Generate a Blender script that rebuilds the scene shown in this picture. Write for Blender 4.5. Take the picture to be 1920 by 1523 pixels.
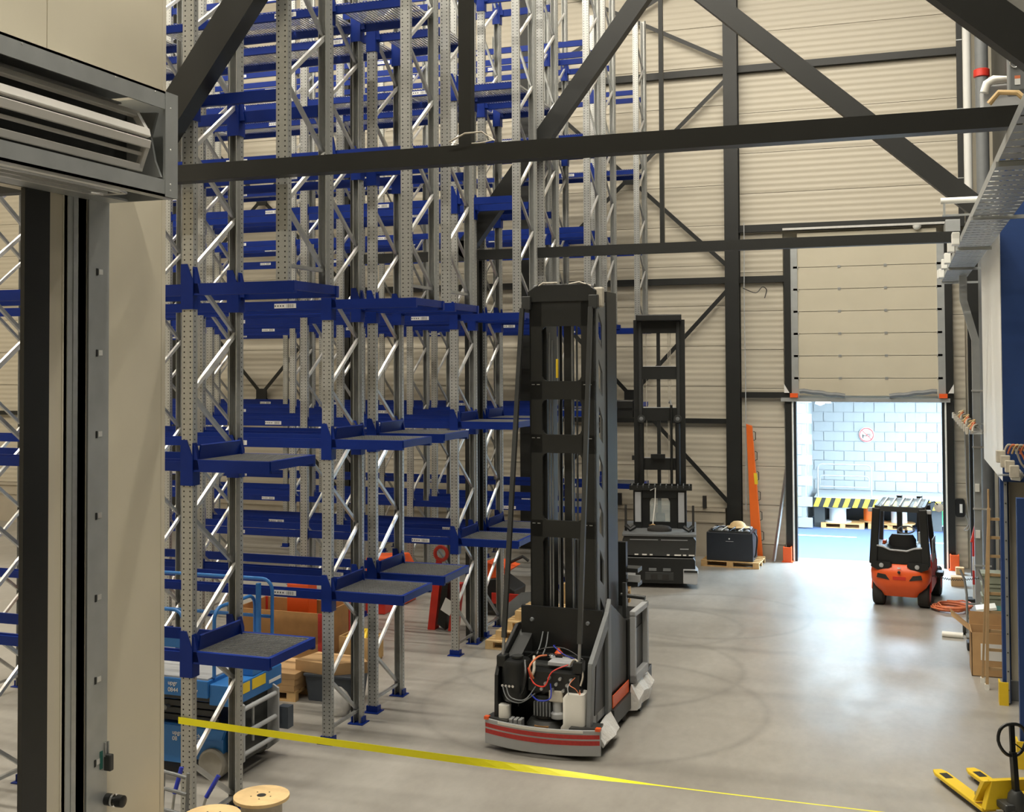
import bpy, math, random
from mathutils import Vector, Matrix
R = math.radians
random.seed(7)
for o in list(bpy.data.objects): bpy.data.objects.remove(o)
S = bpy.context.scene
C = S.collection

# ------------------------------------------------------------------ camera
F_PX, CY_PX, YAW, PIT, ROLL, CAM_H = 2135.0, 625.0, R(19.0), R(1.5), R(0.28), 4.8
fw = Vector((-math.sin(YAW)*math.cos(PIT), math.cos(YAW)*math.cos(PIT), math.sin(PIT)))
rt = Vector((math.cos(YAW), math.sin(YAW), 0)); dn = fw.cross(rt)
rt, dn = rt*math.cos(ROLL)+dn*math.sin(ROLL), dn*math.cos(ROLL)-rt*math.sin(ROLL)
cam = bpy.data.cameras.new('camera'); camo = bpy.data.objects.new('camera', cam); C.objects.link(camo)
up = -dn; bk = -fw
camo.matrix_world = Matrix(((rt.x, up.x, bk.x, 0), (rt.y, up.y, bk.y, 0), (rt.z, up.z, bk.z, CAM_H), (0, 0, 0, 1)))
cam.sensor_fit = 'HORIZONTAL'; cam.sensor_width = 36; cam.lens = F_PX*36/1920
cam.shift_y = -(761.5-CY_PX)/1920; cam.clip_start = .05; cam.clip_end = 300
S.camera = camo

# ------------------------------------------------------------------ world, lights, exposure
w = bpy.data.worlds.new('world'); S.world = w; w.use_nodes = True
bg = w.node_tree.nodes['Background']; bg.inputs[0].default_value = (.62, .82, 1.0, 1); bg.inputs[1].default_value = 36.0
S.view_settings.view_transform = 'Standard'; S.view_settings.look = 'None'
S.view_settings.gamma = 1; S.view_settings.use_curve_mapping = False
S.view_settings.exposure = 0.0
def area(name, loc, sx, sy, power, col, rot=(0, 0, 0)):
    l = bpy.data.lights.new(name, 'AREA'); l.shape = 'RECTANGLE'; l.size = sx; l.size_y = sy; l.energy = power; l.color = col
    o = bpy.data.objects.new(name, l); C.objects.link(o); o.location = loc; o.rotation_euler = rot
    return o
WARM = (1.0, .93, .80)
for yy in (3.5, 8.5, 13.0, 17.5, 21.5):          # rows of high-bay lamps under the roof
    for xx in (-21.0, -14.5, -9.0, -4.2, -.4):
        area('ceiling_lamp', (xx, yy, 17.3), 3.0, .25, {21.5: 260, 17.5: 360, 3.5: 470}.get(yy, 410), WARM)
pt = bpy.data.lights.new('daylight_portal', 'AREA'); pt.shape = 'RECTANGLE'; pt.size = 3.4; pt.size_y = 3.9
pt.cycles.is_portal = True
po = bpy.data.objects.new('daylight_portal', pt); C.objects.link(po); po.location = (-.85, 28.6, 1.95); po.rotation_euler = (R(-90), 0, 0)

# ------------------------------------------------------------------ materials
M = {}
def newmat(n):
    m = bpy.data.materials.new(n); m.use_nodes = True; M[n] = m
    return m, m.node_tree, m.node_tree.nodes['Principled BSDF']
def mat(n, col, rough=.5, metal=0., var=0., scale=8., bump=0., coat=0., emit=0., alpha=1., trans=0.):
    m, t, b = newmat(n)
    b.inputs['Base Color'].default_value = (*col, 1); b.inputs['Roughness'].default_value = rough; b.inputs['Metallic'].default_value = metal
    if coat: b.inputs['Coat Weight'].default_value = coat
    if trans: b.inputs['Transmission Weight'].default_value = trans
    if alpha < 1: b.inputs['Alpha'].default_value = alpha
    if emit: b.inputs['Emission Color'].default_value = (*col, 1); b.inputs['Emission Strength'].default_value = emit
    if var or bump:
        tc = t.nodes.new('ShaderNodeTexCoord'); nz = t.nodes.new('ShaderNodeTexNoise')
        nz.inputs['Scale'].default_value = scale; nz.inputs['Detail'].default_value = 5
        t.links.new(tc.outputs['Object'], nz.inputs['Vector'])
        if var:
            mx = t.nodes.new('ShaderNodeMix'); mx.data_type = 'RGBA'
            mx.inputs[6].default_value = (*[c*(1-var) for c in col], 1); mx.inputs[7].default_value = (*[min(1, c*(1+var)) for c in col], 1)
            t.links.new(nz.outputs['Fac'], mx.inputs[0]); t.links.new(mx.outputs[2], b.inputs['Base Color'])
        if bump:
            bp = t.nodes.new('ShaderNodeBump'); bp.inputs['Strength'].default_value = bump; bp.inputs['Distance'].default_value = .02
            t.links.new(nz.outputs['Fac'], bp.inputs['Height']); t.links.new(bp.outputs[0], b.inputs['Normal'])
    return m
mat('black_steel', (.012, .013, .012), .45, var=.25, scale=3)
mat('black_plastic', (.010, .011, .011), .38, var=.3, scale=6)
mat('dark_grey', (.035, .037, .036), .42, var=.2)
mat('mid_grey', (.17, .18, .185), .45, var=.12)
mat('light_grey', (.42, .43, .44), .42, var=.08)
mat('rubber', (.025, .023, .02), .8, var=.3)
mat('tyre_grey', (.30, .285, .25), .8, var=.2)
mat('blue_rack', (.003, .021, .185), .42, var=.15, scale=4).node_tree.nodes['Principled BSDF'].inputs['Specular IOR Level'].default_value = .25
mat('blue_lift', (.028, .165, .47), .4, var=.12)
mat('blue_panel', (.012, .045, .17), .55, var=.1)
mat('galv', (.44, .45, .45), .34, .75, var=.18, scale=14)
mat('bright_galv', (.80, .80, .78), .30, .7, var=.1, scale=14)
mat('louvre_grey', (.66, .64, .60), .4, var=.05)
mat('galv_sheet', (.45, .47, .47), .42, .6, var=.15, scale=5)
mat('chrome', (.8, .8, .8), .15, 1)
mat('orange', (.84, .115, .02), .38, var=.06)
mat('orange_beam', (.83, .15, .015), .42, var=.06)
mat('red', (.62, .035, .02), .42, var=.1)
mat('red_tape', (.50, .035, .03), .5, var=.3, scale=30)
mat('white_plastic', (.78, .76, .70), .35, var=.04)
mat('white_film', (.74, .72, .68), .3, var=.12, scale=20, bump=.6)
mat('white_paint', (.80, .80, .77), .5, var=.03)
mat('cream', (.60, .55, .44), .45, var=.04, scale=2)
mat('cream_smooth', (.60, .55, .43), .30, var=.05, scale=2)
mat('yellow', (.80, .55, .02), .4, var=.06)
mat('yellow_tape', (.88, .82, .01), .5, var=.05)
mat('wood', (.58, .37, .16), .7, var=.28, scale=9)
mat('wood_pale', (.70, .50, .25), .7, var=.22, scale=9)
mat('plywood', (.40, .21, .075), .65, var=.28, scale=5)
mat('cardboard', (.50, .31, .145), .8, var=.14, scale=7)
mat('bin_grey', (.055, .068, .088), .5, var=.12)
mat('battery', (.020, .024, .032), .42, var=.15)
mat('teal', (.02, .12, .10), .5, var=.1)
mat('crate_green', (.30, .32, .24), .6, var=.15)
mat('cable_grey', (.50, .46, .38), .55, var=.2, scale=20)
mat('copper_cable', (.72, .22, .10), .5, var=.25, scale=20)
mat('glass', (.75, .85, .85), .05, alpha=.28)
mat('label_white', (.80, .80, .78), .6)
mat('ladder_wood', (.42, .28, .14), .6, var=.2)
mat('concrete_plinth', (.42, .37, .29), .8, var=.15, scale=2)
mat('asphalt', (.026, .045, .095), .7, var=.15, scale=1.5)
mat('ceiling_sheet', (.55, .53, .47), .6)
mat('block_white', (.17, .177, .175), .8, var=.04, scale=4)
mat('mortar', (.155, .162, .166), .9)
mat('sign_red', (.70, .06, .06), .5)
mat('green_spool', (.02, .42, .12), .5)
mat('lamp_white', (.85, .85, .8), .4)
mat('blue_handle', (.02, .04, .42), .5)
mat('yellow_sticker', (.85, .60, .03), .5)
mat('seat_black', (.012, .012, .012), .6)

def concrete():
    m, t, b = newmat('floor_concrete'); N = t.nodes; L = t.links
    tc = N.new('ShaderNodeTexCoord')
    def noise(scale, detail, vec=None, rough=.55):
        n = N.new('ShaderNodeTexNoise'); n.inputs['Scale'].default_value = scale; n.inputs['Detail'].default_value = detail; n.inputs['Roughness'].default_value = rough
        L.new(vec or tc.outputs['Object'], n.inputs['Vector']); return n
    mp = N.new('ShaderNodeMapping'); mp.inputs['Scale'].default_value = (.9, .28, 1); L.new(tc.outputs['Object'], mp.inputs['Vector'])
    mp2 = N.new('ShaderNodeMapping'); mp2.inputs['Scale'].default_value = (1.1, .55, 1); mp2.inputs['Rotation'].default_value = (0, 0, .35); L.new(tc.outputs['Object'], mp2.inputs['Vector'])
    n1, n2, n3 = noise(.35, 6), noise(1.6, 5, mp.outputs[0], .5), noise(2.4, 3, mp2.outputs[0], .5)
    cr = N.new('ShaderNodeValToRGB'); e = cr.color_ramp.elements
    e[0].position = .3; e[0].color = (.26, .243, .215, 1); e[1].position = .72; e[1].color = (.40, .382, .348, 1)
    ad = N.new('ShaderNodeMath'); ad.operation = 'MULTIPLY_ADD'; ad.inputs[1].default_value = .55; L.new(n1.outputs['Fac'], ad.inputs[0])
    ml = N.new('ShaderNodeMath'); ml.operation = 'MULTIPLY'; ml.inputs[1].default_value = .45; L.new(n2.outputs['Fac'], ml.inputs[0]); L.new(ml.outputs[0], ad.inputs[2])
    L.new(ad.outputs[0], cr.inputs[0])
    sp = N.new('ShaderNodeSeparateXYZ'); L.new(tc.outputs['Object'], sp.inputs[0])
    def mth(op, a, bb=None, c=None):
        n = N.new('ShaderNodeMath'); n.operation = op
        for i, v in enumerate((a, bb, c)):
            if v is None: continue
            if isinstance(v, (int, float)): n.inputs[i].default_value = v
            else: L.new(v, n.inputs[i])
        return n.outputs[0]
    tot = None                                            # faint curved tyre marks
    for cx_, cy_, r_ in ((-4.3, 20.6, 1.5), (-4.6, 17.6, 2.2), (-4.2, 15.6, 2.4), (-3.6, 21.8, 1.9)):
        d = mth('SQRT', mth('ADD', mth('POWER', mth('SUBTRACT', sp.outputs[0], cx_), 2.), mth('POWER', mth('SUBTRACT', sp.outputs[1], cy_), 2.)))
        band = mth('SUBTRACT', 1., mth('SMOOTH_MIN', mth('DIVIDE', mth('ABSOLUTE', mth('SUBTRACT', d, r_)), .10), 1., .2))
        band = mth('MAXIMUM', band, 0.); tot = band if tot is None else mth('MAXIMUM', tot, band)
    fine = noise(9., 6, mp2.outputs[0], .6)
    tone = mth('MULTIPLY_ADD', fine.outputs['Fac'], .30, .85)
    tone = mth('SUBTRACT', tone, mth('MULTIPLY', tot, mth('MULTIPLY', n1.outputs['Fac'], .34)))
    vm = N.new('ShaderNodeVectorMath'); vm.operation = 'SCALE'; L.new(cr.outputs[0], vm.inputs[0]); L.new(tone, vm.inputs['Scale'])
    L.new(vm.outputs[0], b.inputs['Base Color'])
    rr = N.new('ShaderNodeMapRange'); rr.inputs[1].default_value = .30; rr.inputs[2].default_value = .72; rr.inputs[3].default_value = .30; rr.inputs[4].default_value = .39
    L.new(n3.outputs['Fac'], rr.inputs[0]); L.new(rr.outputs[0], b.inputs['Roughness'])
concrete()

def ribbed():                                             # sandwich panel with fine horizontal ribs
    m, t, b = newmat('cream_ribbed'); N = t.nodes; L = t.links
    b.inputs['Base Color'].default_value = (.55, .50, .40, 1); b.inputs['Roughness'].default_value = .42
    g = N.new('ShaderNodeNewGeometry'); sx = N.new('ShaderNodeSeparateXYZ'); L.new(g.outputs['Position'], sx.inputs[0])
    mu = N.new('ShaderNodeMath'); mu.operation = 'MULTIPLY'; mu.inputs[1].default_value = 2*math.pi/.145; L.new(sx.outputs[2], mu.inputs[0])
    si = N.new('ShaderNodeMath'); si.operation = 'SINE'; L.new(mu.outputs[0], si.inputs[0])
    bp = N.new('ShaderNodeBump'); bp.inputs['Strength'].default_value = .3; bp.inputs['Distance'].default_value = .012
    L.new(si.outputs[0], bp.inputs['Height']); L.new(bp.outputs[0], b.inputs['Normal'])
ribbed()

def perforated():                                         # galvanised post with rows of slots
    m, t, b = newmat('post_galv'); N = t.nodes; L = t.links
    tc = N.new('ShaderNodeTexCoord'); s = N.new('ShaderNodeSeparateXYZ'); L.new(tc.outputs['Object'], s.inputs[0])
    def mth(op, a, bb=None, c=None):
        n = N.new('ShaderNodeMath'); n.operation = op
        for i, v in enumerate((a, bb, c)):
            if v is None: continue
            if isinstance(v, (int, float)): n.inputs[i].default_value = v
            else: L.new(v, n.inputs[i])
        return n.outputs[0]
    ax = mth('ABSOLUTE', s.outputs[0]); y = s.outputs[1]
    dz = mth('MULTIPLY', mth('SUBTRACT', mth('FRACT', mth('DIVIDE', s.outputs[2], .052)), .5), .052)
    dz2 = mth('MULTIPLY', dz, dz)
    def dist(v, c):
        d = mth('SUBTRACT', v, c); return mth('SQRT', mth('ADD', mth('MULTIPLY', d, d), dz2))
    d1 = mth('ADD', dist(ax, .036), mth('GREATER_THAN', y, .003))
    d2 = mth('ADD', dist(y, .036), mth('LESS_THAN', ax, .0645))
    hole = mth('LESS_THAN', mth('MINIMUM', d1, d2), .0085)
    nz = N.new('ShaderNodeTexNoise'); nz.inputs['Scale'].default_value = 16; L.new(tc.outputs['Object'], nz.inputs['Vector'])
    mx = N.new('ShaderNodeMix'); mx.data_type = 'RGBA'; mx.inputs[6].default_value = (.37, .38, .365, 1); mx.inputs[7].default_value = (.50, .50, .48, 1); L.new(nz.outputs['Fac'], mx.inputs[0])
    m2 = N.new('ShaderNodeMix'); m2.data_type = 'RGBA'; m2.inputs[7].default_value = (.03, .03, .03, 1)
    L.new(hole, m2.inputs[0]); L.new(mx.outputs[2], m2.inputs[6]); L.new(m2.outputs[2], b.inputs['Base Color'])
    b.inputs['Metallic'].default_value = .55; b.inputs['Roughness'].default_value = .38
perforated()

def barcode():                                            # printed location label
    m, t, b = newmat('barcode'); N = t.nodes; L = t.links
    tc = N.new('ShaderNodeTexCoord'); s = N.new('ShaderNodeSeparateXYZ'); L.new(tc.outputs['Object'], s.inputs[0])
    mp = N.new('ShaderNodeMapping'); mp.inputs['Scale'].default_value = (170, 0, 0); L.new(tc.outputs['Object'], mp.inputs['Vector'])
    nz = N.new('ShaderNodeTexNoise'); nz.inputs['Scale'].default_value = 1; L.new(mp.outputs[0], nz.inputs['Vector'])
    def mth(op, a, bb):
        n = N.new('ShaderNodeMath'); n.operation = op
        for i, v in enumerate((a, bb)):
            if isinstance(v, (int, float)): n.inputs[i].default_value = v
            else: L.new(v, n.inputs[i])
        return n.outputs[0]
    az = mth('ABSOLUTE', s.outputs[2], 0)
    bars = mth('MULTIPLY', mth('GREATER_THAN', nz.outputs['Fac'], .5), mth('MULTIPLY', mth('GREATER_THAN', s.outputs[0], .02), mth('LESS_THAN', az, .022)))
    bars = mth('MULTIPLY', bars, mth('LESS_THAN', s.outputs[0], .13))
    dash = mth('MULTIPLY', mth('LESS_THAN', mth('FRACT', mth('MULTIPLY', s.outputs[0], 26), 0), .5), mth('MULTIPLY', mth('LESS_THAN', s.outputs[0], 0.), mth('LESS_THAN', az, .010)))
    f = mth('MAXIMUM', bars, dash)
    mx = N.new('ShaderNodeMix'); mx.data_type = 'RGBA'; mx.inputs[6].default_value = (.72, .72, .72, 1); mx.inputs[7].default_value = (.06, .06, .07, 1)
    L.new(f, mx.inputs[0]); L.new(mx.outputs[2], b.inputs['Base Color']); b.inputs['Roughness'].default_value = .5
barcode()

# ------------------------------------------------------------------ mesh helpers
class MB:
    def __init__(s): s.v = []; s.f = []
    def add(s, v, f):
        n = len(s.v); s.v += [tuple(p) for p in v]; s.f += [tuple(i+n for i in q) for q in f]; return s
    def box(s, x0, x1, y0, y1, z0, z1):
        return s.add([(x0,y0,z0),(x1,y0,z0),(x1,y1,z0),(x0,y1,z0),(x0,y0,z1),(x1,y0,z1),(x1,y1,z1),(x0,y1,z1)],
                     [(0,3,2,1),(4,5,6,7),(0,1,5,4),(1,2,6,5),(2,3,7,6),(3,0,4,7)])
    def bar(s, p, q, w, h, upv=(0, 0, 1)):                # square bar between two points
        p, q = Vector(p), Vector(q); d = (q-p).normalized(); u = Vector(upv)
        if abs(d.dot(u)) > .98: u = Vector((0, 1, 0))
        a = d.cross(u).normalized(); b = a.cross(d).normalized(); a *= w/2; b *= h/2
        return s.add([p-a-b, p+a-b, p+a+b, p-a+b, q-a-b, q+a-b, q+a+b, q-a+b],
                     [(0,1,2,3),(7,6,5,4),(0,4,5,1),(1,5,6,2),(2,6,7,3),(3,7,4,0)])
    def tube(s, pts, r, n=8, r2=None, close=False):
        pts = [Vector(p) for p in pts]; k = len(pts); rings = []; prev = None
        for i, p in enumerate(pts):
            if close: d = pts[(i+1) % k]-pts[i-1]
            else: d = pts[min(i+1, k-1)]-pts[max(i-1, 0)]
            d.normalize()
            if prev is None:
                u = Vector((0, 0, 1)) if abs(d.z) < .9 else Vector((1, 0, 0)); a = d.cross(u).normalized()
            else:
                a = (prev-d*prev.dot(d)).normalized()
            prev = a; b = d.cross(a)
            rr = r if r2 is None else r+(r2-r)*i/max(1, k-1)
            rings.append([p+(a*math.cos(2*math.pi*j/n)+b*math.sin(2*math.pi*j/n))*rr for j in range(n)])
        return s.loft(rings, cap=not close, closed=close)
    def loft(s, rings, cap=True, closed=False):
        n = len(rings[0]); v = [p for g in rings for p in g]; f = []
        m = len(rings)
        for i in range(m if closed else m-1):
            i2 = (i+1) % m
            for j in range(n): f.append((i*n+j, i*n+(j+1) % n, i2*n+(j+1) % n, i2*n+j))
        if cap and not closed: f += [tuple(range(n-1, -1, -1)), tuple((m-1)*n+j for j in range(n))]
        return s.add(v, f)
    def cyl(s, p, q, r, n=16, r2=None): return s.tube([p, q], r, n, r if r2 is None else r2)
    def lathe(s, prof, c=(0, 0, 0), n=24, axis='z'):
        rings = []
        for r, h in prof:
            g = []
            for j in range(n):
                a = 2*math.pi*j/n; x, y = r*math.cos(a), r*math.sin(a)
                g.append({'z': (c[0]+x, c[1]+y, c[2]+h), 'x': (c[0]+h, c[1]+x, c[2]+y), 'y': (c[0]+y, c[1]+h, c[2]+x)}[axis])
            rings.append(g)
        return s.loft(rings)
    def prism(s, poly, axis, a, b):                       # poly in the two other axes, in xyz order
        def P(u, v, t): return {'x': (t, u, v), 'y': (u, t, v), 'z': (u, v, t)}[axis]
        n = len(poly)
        return s.add([P(u, v, a) for u, v in poly]+[P(u, v, b) for u, v in poly],
                     [tuple(range(n-1, -1, -1)), tuple(range(n, 2*n))]+[(i, (i+1) % n, n+(i+1) % n, n+i) for i in range(n)])
    def rings(s, poly_fn_list): return s.loft(poly_fn_list)
    def mesh(s, name):
        me = bpy.data.meshes.new(name); me.from_pydata(s.v, [], s.f); me.validate(); 
        import bmesh
        b = bmesh.new(); b.from_mesh(me); bmesh.ops.recalc_face_normals(b, faces=b.faces); b.to_mesh(me); b.free()
        return me
    def build(s, name, m, parent=None, loc=None, smooth=False, bev=0., rot=None):
        me = s.mesh(name); me.materials.append(M[m])
        return put(name, me, parent, loc, smooth, bev, rot)
def put(name, me, parent=None, loc=None, smooth=False, bev=0., rot=None):
    o = bpy.data.objects.new(name, me); C.objects.link(o)
    if parent: o.parent = parent
    if loc: o.location = loc
    if rot: o.rotation_euler = rot
    if smooth:
        for p in me.polygons: p.use_smooth = True
        me.set_sharp_from_angle(angle=R(40))
    if bev:
        b = o.modifiers.new('bevel', 'BEVEL'); b.width = bev; b.segments = 2; b.limit_method = 'ANGLE'; b.angle_limit = R(35)
    return o
def empty(name, loc, label, cat, group=None, rz=0):
    o = bpy.data.objects.new(name, None); C.objects.link(o); o.location = loc; o.rotation_euler = (0, 0, rz); o.empty_display_size = .2
    return tag(o, label, cat, group)
def tag(o, label, cat, group=None, kind=None):
    o['label'] = label; o['category'] = cat
    if group: o['group'] = group
    if kind: o['kind'] = kind
    return o
def struct(o, label, cat): return tag(o, label, cat, kind='structure')
def text(s, size, m, parent, loc, rot, name='lettering', depth=.002):
    c = bpy.data.curves.new(name, 'FONT'); c.body = s; c.size = size; c.extrude = depth
    t = bpy.data.objects.new(name, c); C.objects.link(t)
    me = bpy.data.meshes.new_from_object(t.evaluated_get(bpy.context.evaluated_depsgraph_get()))
    bpy.data.objects.remove(t); me.materials.append(M[m]); me.name = name
    return put(name, me, parent, loc, rot=rot)
def circ(n, r, c=(0, 0), a0=0): return [(c[0]+r*math.cos(a0+2*math.pi*i/n), c[1]+r*math.sin(a0+2*math.pi*i/n)) for i in range(n)]
def rrect(x0, x1, y0, y1, r, n=4):
    o = []
    for cx, cy, a in ((x1-r, y0+r, -90), (x1-r, y1-r, 0), (x0+r, y1-r, 90), (x0+r, y0+r, 180)):
        for i in range(n+1): t = R(a+90*i/n); o.append((cx+r*math.cos(t), cy+r*math.sin(t)))
    return o

# ------------------------------------------------------------------ the room
YB = 28.4                                                 # inner face of the far wall
struct(MB().box(-28, 6, -8, YB+.35, -.2, 0).build('floor', 'floor_concrete'), 'worn grey concrete warehouse floor with a glossy shine by the dock door', 'floor')
struct(MB().box(-28, 6, -8, YB+.6, 18, 18.2).build('ceiling', 'ceiling_sheet'), 'pale sheet metal roof lining above the racks', 'ceiling')
struct(MB().box(-28.3, -28, -8, YB+.6, 0, 18).build('wall_left', 'cream'), 'cream panel wall behind the far left racks', 'wall')
struct(MB().box(-28, 6, -8.3, -8, 0, 18).build('wall_near', 'cream'), 'cream panel wall behind the viewer', 'wall')
struct(MB().box(2.0, 2.2, -8, YB+.6, 0, 18).build('wall_right', 'dark_grey'), 'dark clad wall behind the blue structure on the right', 'wall')
DX0, DX1, DZ = -2.55, .87, 3.9
wb = MB()
wb.box(-28, DX0, YB+.09, YB+.3, 0, 18).box(DX1, 2.0, YB+.09, YB+.3, 0, 18).box(DX0, DX1, YB+.09, YB+.3, DZ, 18)
wall = struct(wb.build('wall_back', 'cream'), 'cream ribbed panel wall at the far end of the hall', 'wall')
COLX = [-25.4, -20.05, -14.7, -9.4, -4.08]
pan = {}
def panel(x0, x1, z0, z1):
    k = (round(x1-x0, 3), round(z1-z0, 3))
    if k not in pan:
        m = MB().box(.006, x1-x0-.006, 0, .09, .006, z1-z0-.006).mesh('panel'); m.materials.append(M['cream_ribbed']); pan[k] = m
    put('panel', pan[k], wall, (x0, YB, z0))
xs = [-28]+COLX
for i in range(len(xs)-1):
    x0, x1 = xs[i], xs[i+1]
    for k in range(17):
        if k == 0: continue
        panel(x0, x1, 1.0*k+.2, 1.0*k+1.2)
for k in range(8): panel(COLX[-1], DX0-.22, .35+k*.95, .35+(k+1)*.95)
for k in range(10): panel(COLX[-1], 1.3, 7.95+k*1.0, 7.95+(k+1)*1.0)
for k in range(8): panel(DX1+.2, 1.34, .0+k*.98, .0+(k+1)*.98)
struct(MB().box(-28, -4.2, YB-.16, YB+.09, 0, 1.2).box(-28, -4.2, YB-.2, YB-.1, 1.12, 1.2).box(-28, -4.25, YB-.19, YB-.15, .84, .88).build('trim_1', 'concrete_plinth'), 'low beige concrete plinth along the foot of the far wall', 'plinth')
struct(MB().box(-3.7, DX0-.25, YB-.06, YB+.09, 0, .34).build('trim_2', 'concrete_plinth'), 'short concrete kerb beside the left side of the dock door', 'plinth')

def ibeam(mb, x0, x1, yb, z0, z1, t=.02):                 # I column, flanges facing the hall
    mb.box(x0, x1, yb-.3, yb-.28, z0, z1).box(x0, x1, yb-.02, yb, z0, z1).box((x0+x1)/2-.012, (x0+x1)/2+.012, yb-.28, yb-.02, z0, z1)
for i, cx in enumerate(COLX):
    m = MB(); m.box(cx-.06, cx+.28, YB-.32, YB-.28, 0, 18).box(cx-.06, cx+.28, YB-.04, YB-.005, 0, 18).box(cx+.10, cx+.13, YB-.28, YB-.04, 0, 18)
    t = empty('steel_column', (0, 0, 0), ['black steel wall column behind the leftmost far racks', 'black steel wall column seen through the second rack aisle',
        'black steel wall column behind the middle racks', 'black steel wall column just left of the two tall lift trucks', 'tall black steel wall column beside the leaning orange beam'][i], 'column', 'wall columns')
    m.build('shaft', 'black_steel', t); MB().box(cx-.1, cx+.32, YB-.34, YB-.16, 0, .03).build('base_plate', 'black_steel', t)
def single(o, label, cat, group=None): return tag(o, label, cat, group)
girts = [(-28, 1.3, 11.95, 12.12, 'black steel wall rail high above the dock door'), (-28, -2.6, 6.74, 6.9, 'black steel wall rail level with the top of the dock door'),
         (-28, -4.1, 3.28, 3.40, 'black steel wall rail low behind the lift truck masts'), (-3.8, -2.6, 3.92, 4.06, 'short black wall rail left of the dock door head'),
         (-4.1, 1.3, 7.98, 8.16, 'black steel lintel rail just above the dock door')]
for a, b, z0, z1, lb in girts:
    single(MB().box(a, b, YB-.14, YB-.004, z0, z1).build('wall_rail', 'black_steel'), lb, 'rail', 'wall rails')
def brace(x0, x1, z0, z1, lb):
    t = empty('wind_brace', (x0, YB-.2, z0), lb, 'brace', 'wall wind bracing')
    MB().bar((0, 0, 0), (x1-x0, 0, z1-z0), .012, .10).build('flat', 'black_steel', t)
    MB().bar((0, .03, z1-z0), (x1-x0, .03, 0), .012, .10).build('flat', 'black_steel', t)
    cx, cz = (x1-x0)/2, (z1-z0)/2
    MB().box(cx-.16, cx+.16, -.015, .045, cz-.16, cz+.16).build('gusset', 'black_steel', t)
for x0, x1, nm in ((-9.4, -4.0, 'beside the second lift truck'), (-20.05, -14.7, 'seen between the left racks')):
    brace(x0+.32, x1-.02, 1.25, 6.65, 'lower crossed black wall brace '+nm)
    brace(x0+.32, x1-.02, 7.1, 11.85, 'middle crossed black wall brace '+nm)
    brace(x0+.32, x1-.02, 12.25, 14.9, 'upper crossed black wall brace '+nm)

# roof trusses: bottom chord, hanger and diagonals, standing on a column at the left
def truss(Y, lb, cl, colx):
    t = empty('roof_truss', (0, Y, 0), lb, 'truss', 'black roof trusses')
    MB().box(colx-2.2, 1.9, -.08, .08, 6.61, 6.775).build('bottom_chord', 'black_steel', t)
    MB().box(-3.80, -3.68, -.05, .05, 6.77, 17.9).build('hanger', 'black_steel', t) if Y < 12 else MB().box(-3.80, -3.73, -.035, .035, 6.77, 17.9).build('hanger', 'black_steel', t)
    MB().bar((-7.35, 0, 6.7), (-3.60, 0, 11.55), .30, .2, (0, 1, 0)).build('diagonal', 'black_steel', t)
    MB().bar((1.55, 0, 6.7), (-3.55, 0, 11.30), .30, .2, (0, 1, 0)).build('diagonal', 'black_steel', t)
    MB().box(-7.5, -7.15, -.1, .1, 6.6, 6.95).build('gusset', 'black_steel', t)
    c = empty('steel_column', (colx, Y, 0), cl, 'column', 'hall columns')
    MB().box(-.13, .13, -.10, -.08, .02, 6.6).box(-.13, .13, .08, .10, .02, 6.6).box(-.015, .015, -.08, .08, .02, 6.6).build('shaft', 'black_steel', c)
    MB().box(-.18, .18, -.11, .11, 0, .025).build('base_plate', 'black_steel', c)
truss(9.62, 'nearer black roof truss crossing the upper picture in front of the racks', 'black hall column hidden behind the door jamb at the near rack', -8.3)
truss(18.62, 'farther black roof truss ending above the dock door', 'black hall column standing among the racks behind the small platforms', -7.12)
single(MB().tube([(-3.86, 9.50, 6.80), (-3.70, 9.47, 6.86), (-3.55, 9.5, 6.87), (-3.45, 9.55, 6.8), (-3.6, 9.6, 6.79), (-3.8, 9.58, 6.79)], .008, 6, close=True).build('wire_loop', 'cable_grey', smooth=True), 'small coil of pale wire resting on the nearer truss chord', 'wire')
single(MB().cyl((-7.16, 14.1, 0.02), (-7.16, 14.1, 13.5), .045, 10).build('riser_pipe', 'black_steel', smooth=True), 'thin black riser pipe between two back to back racks', 'pipe')

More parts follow.
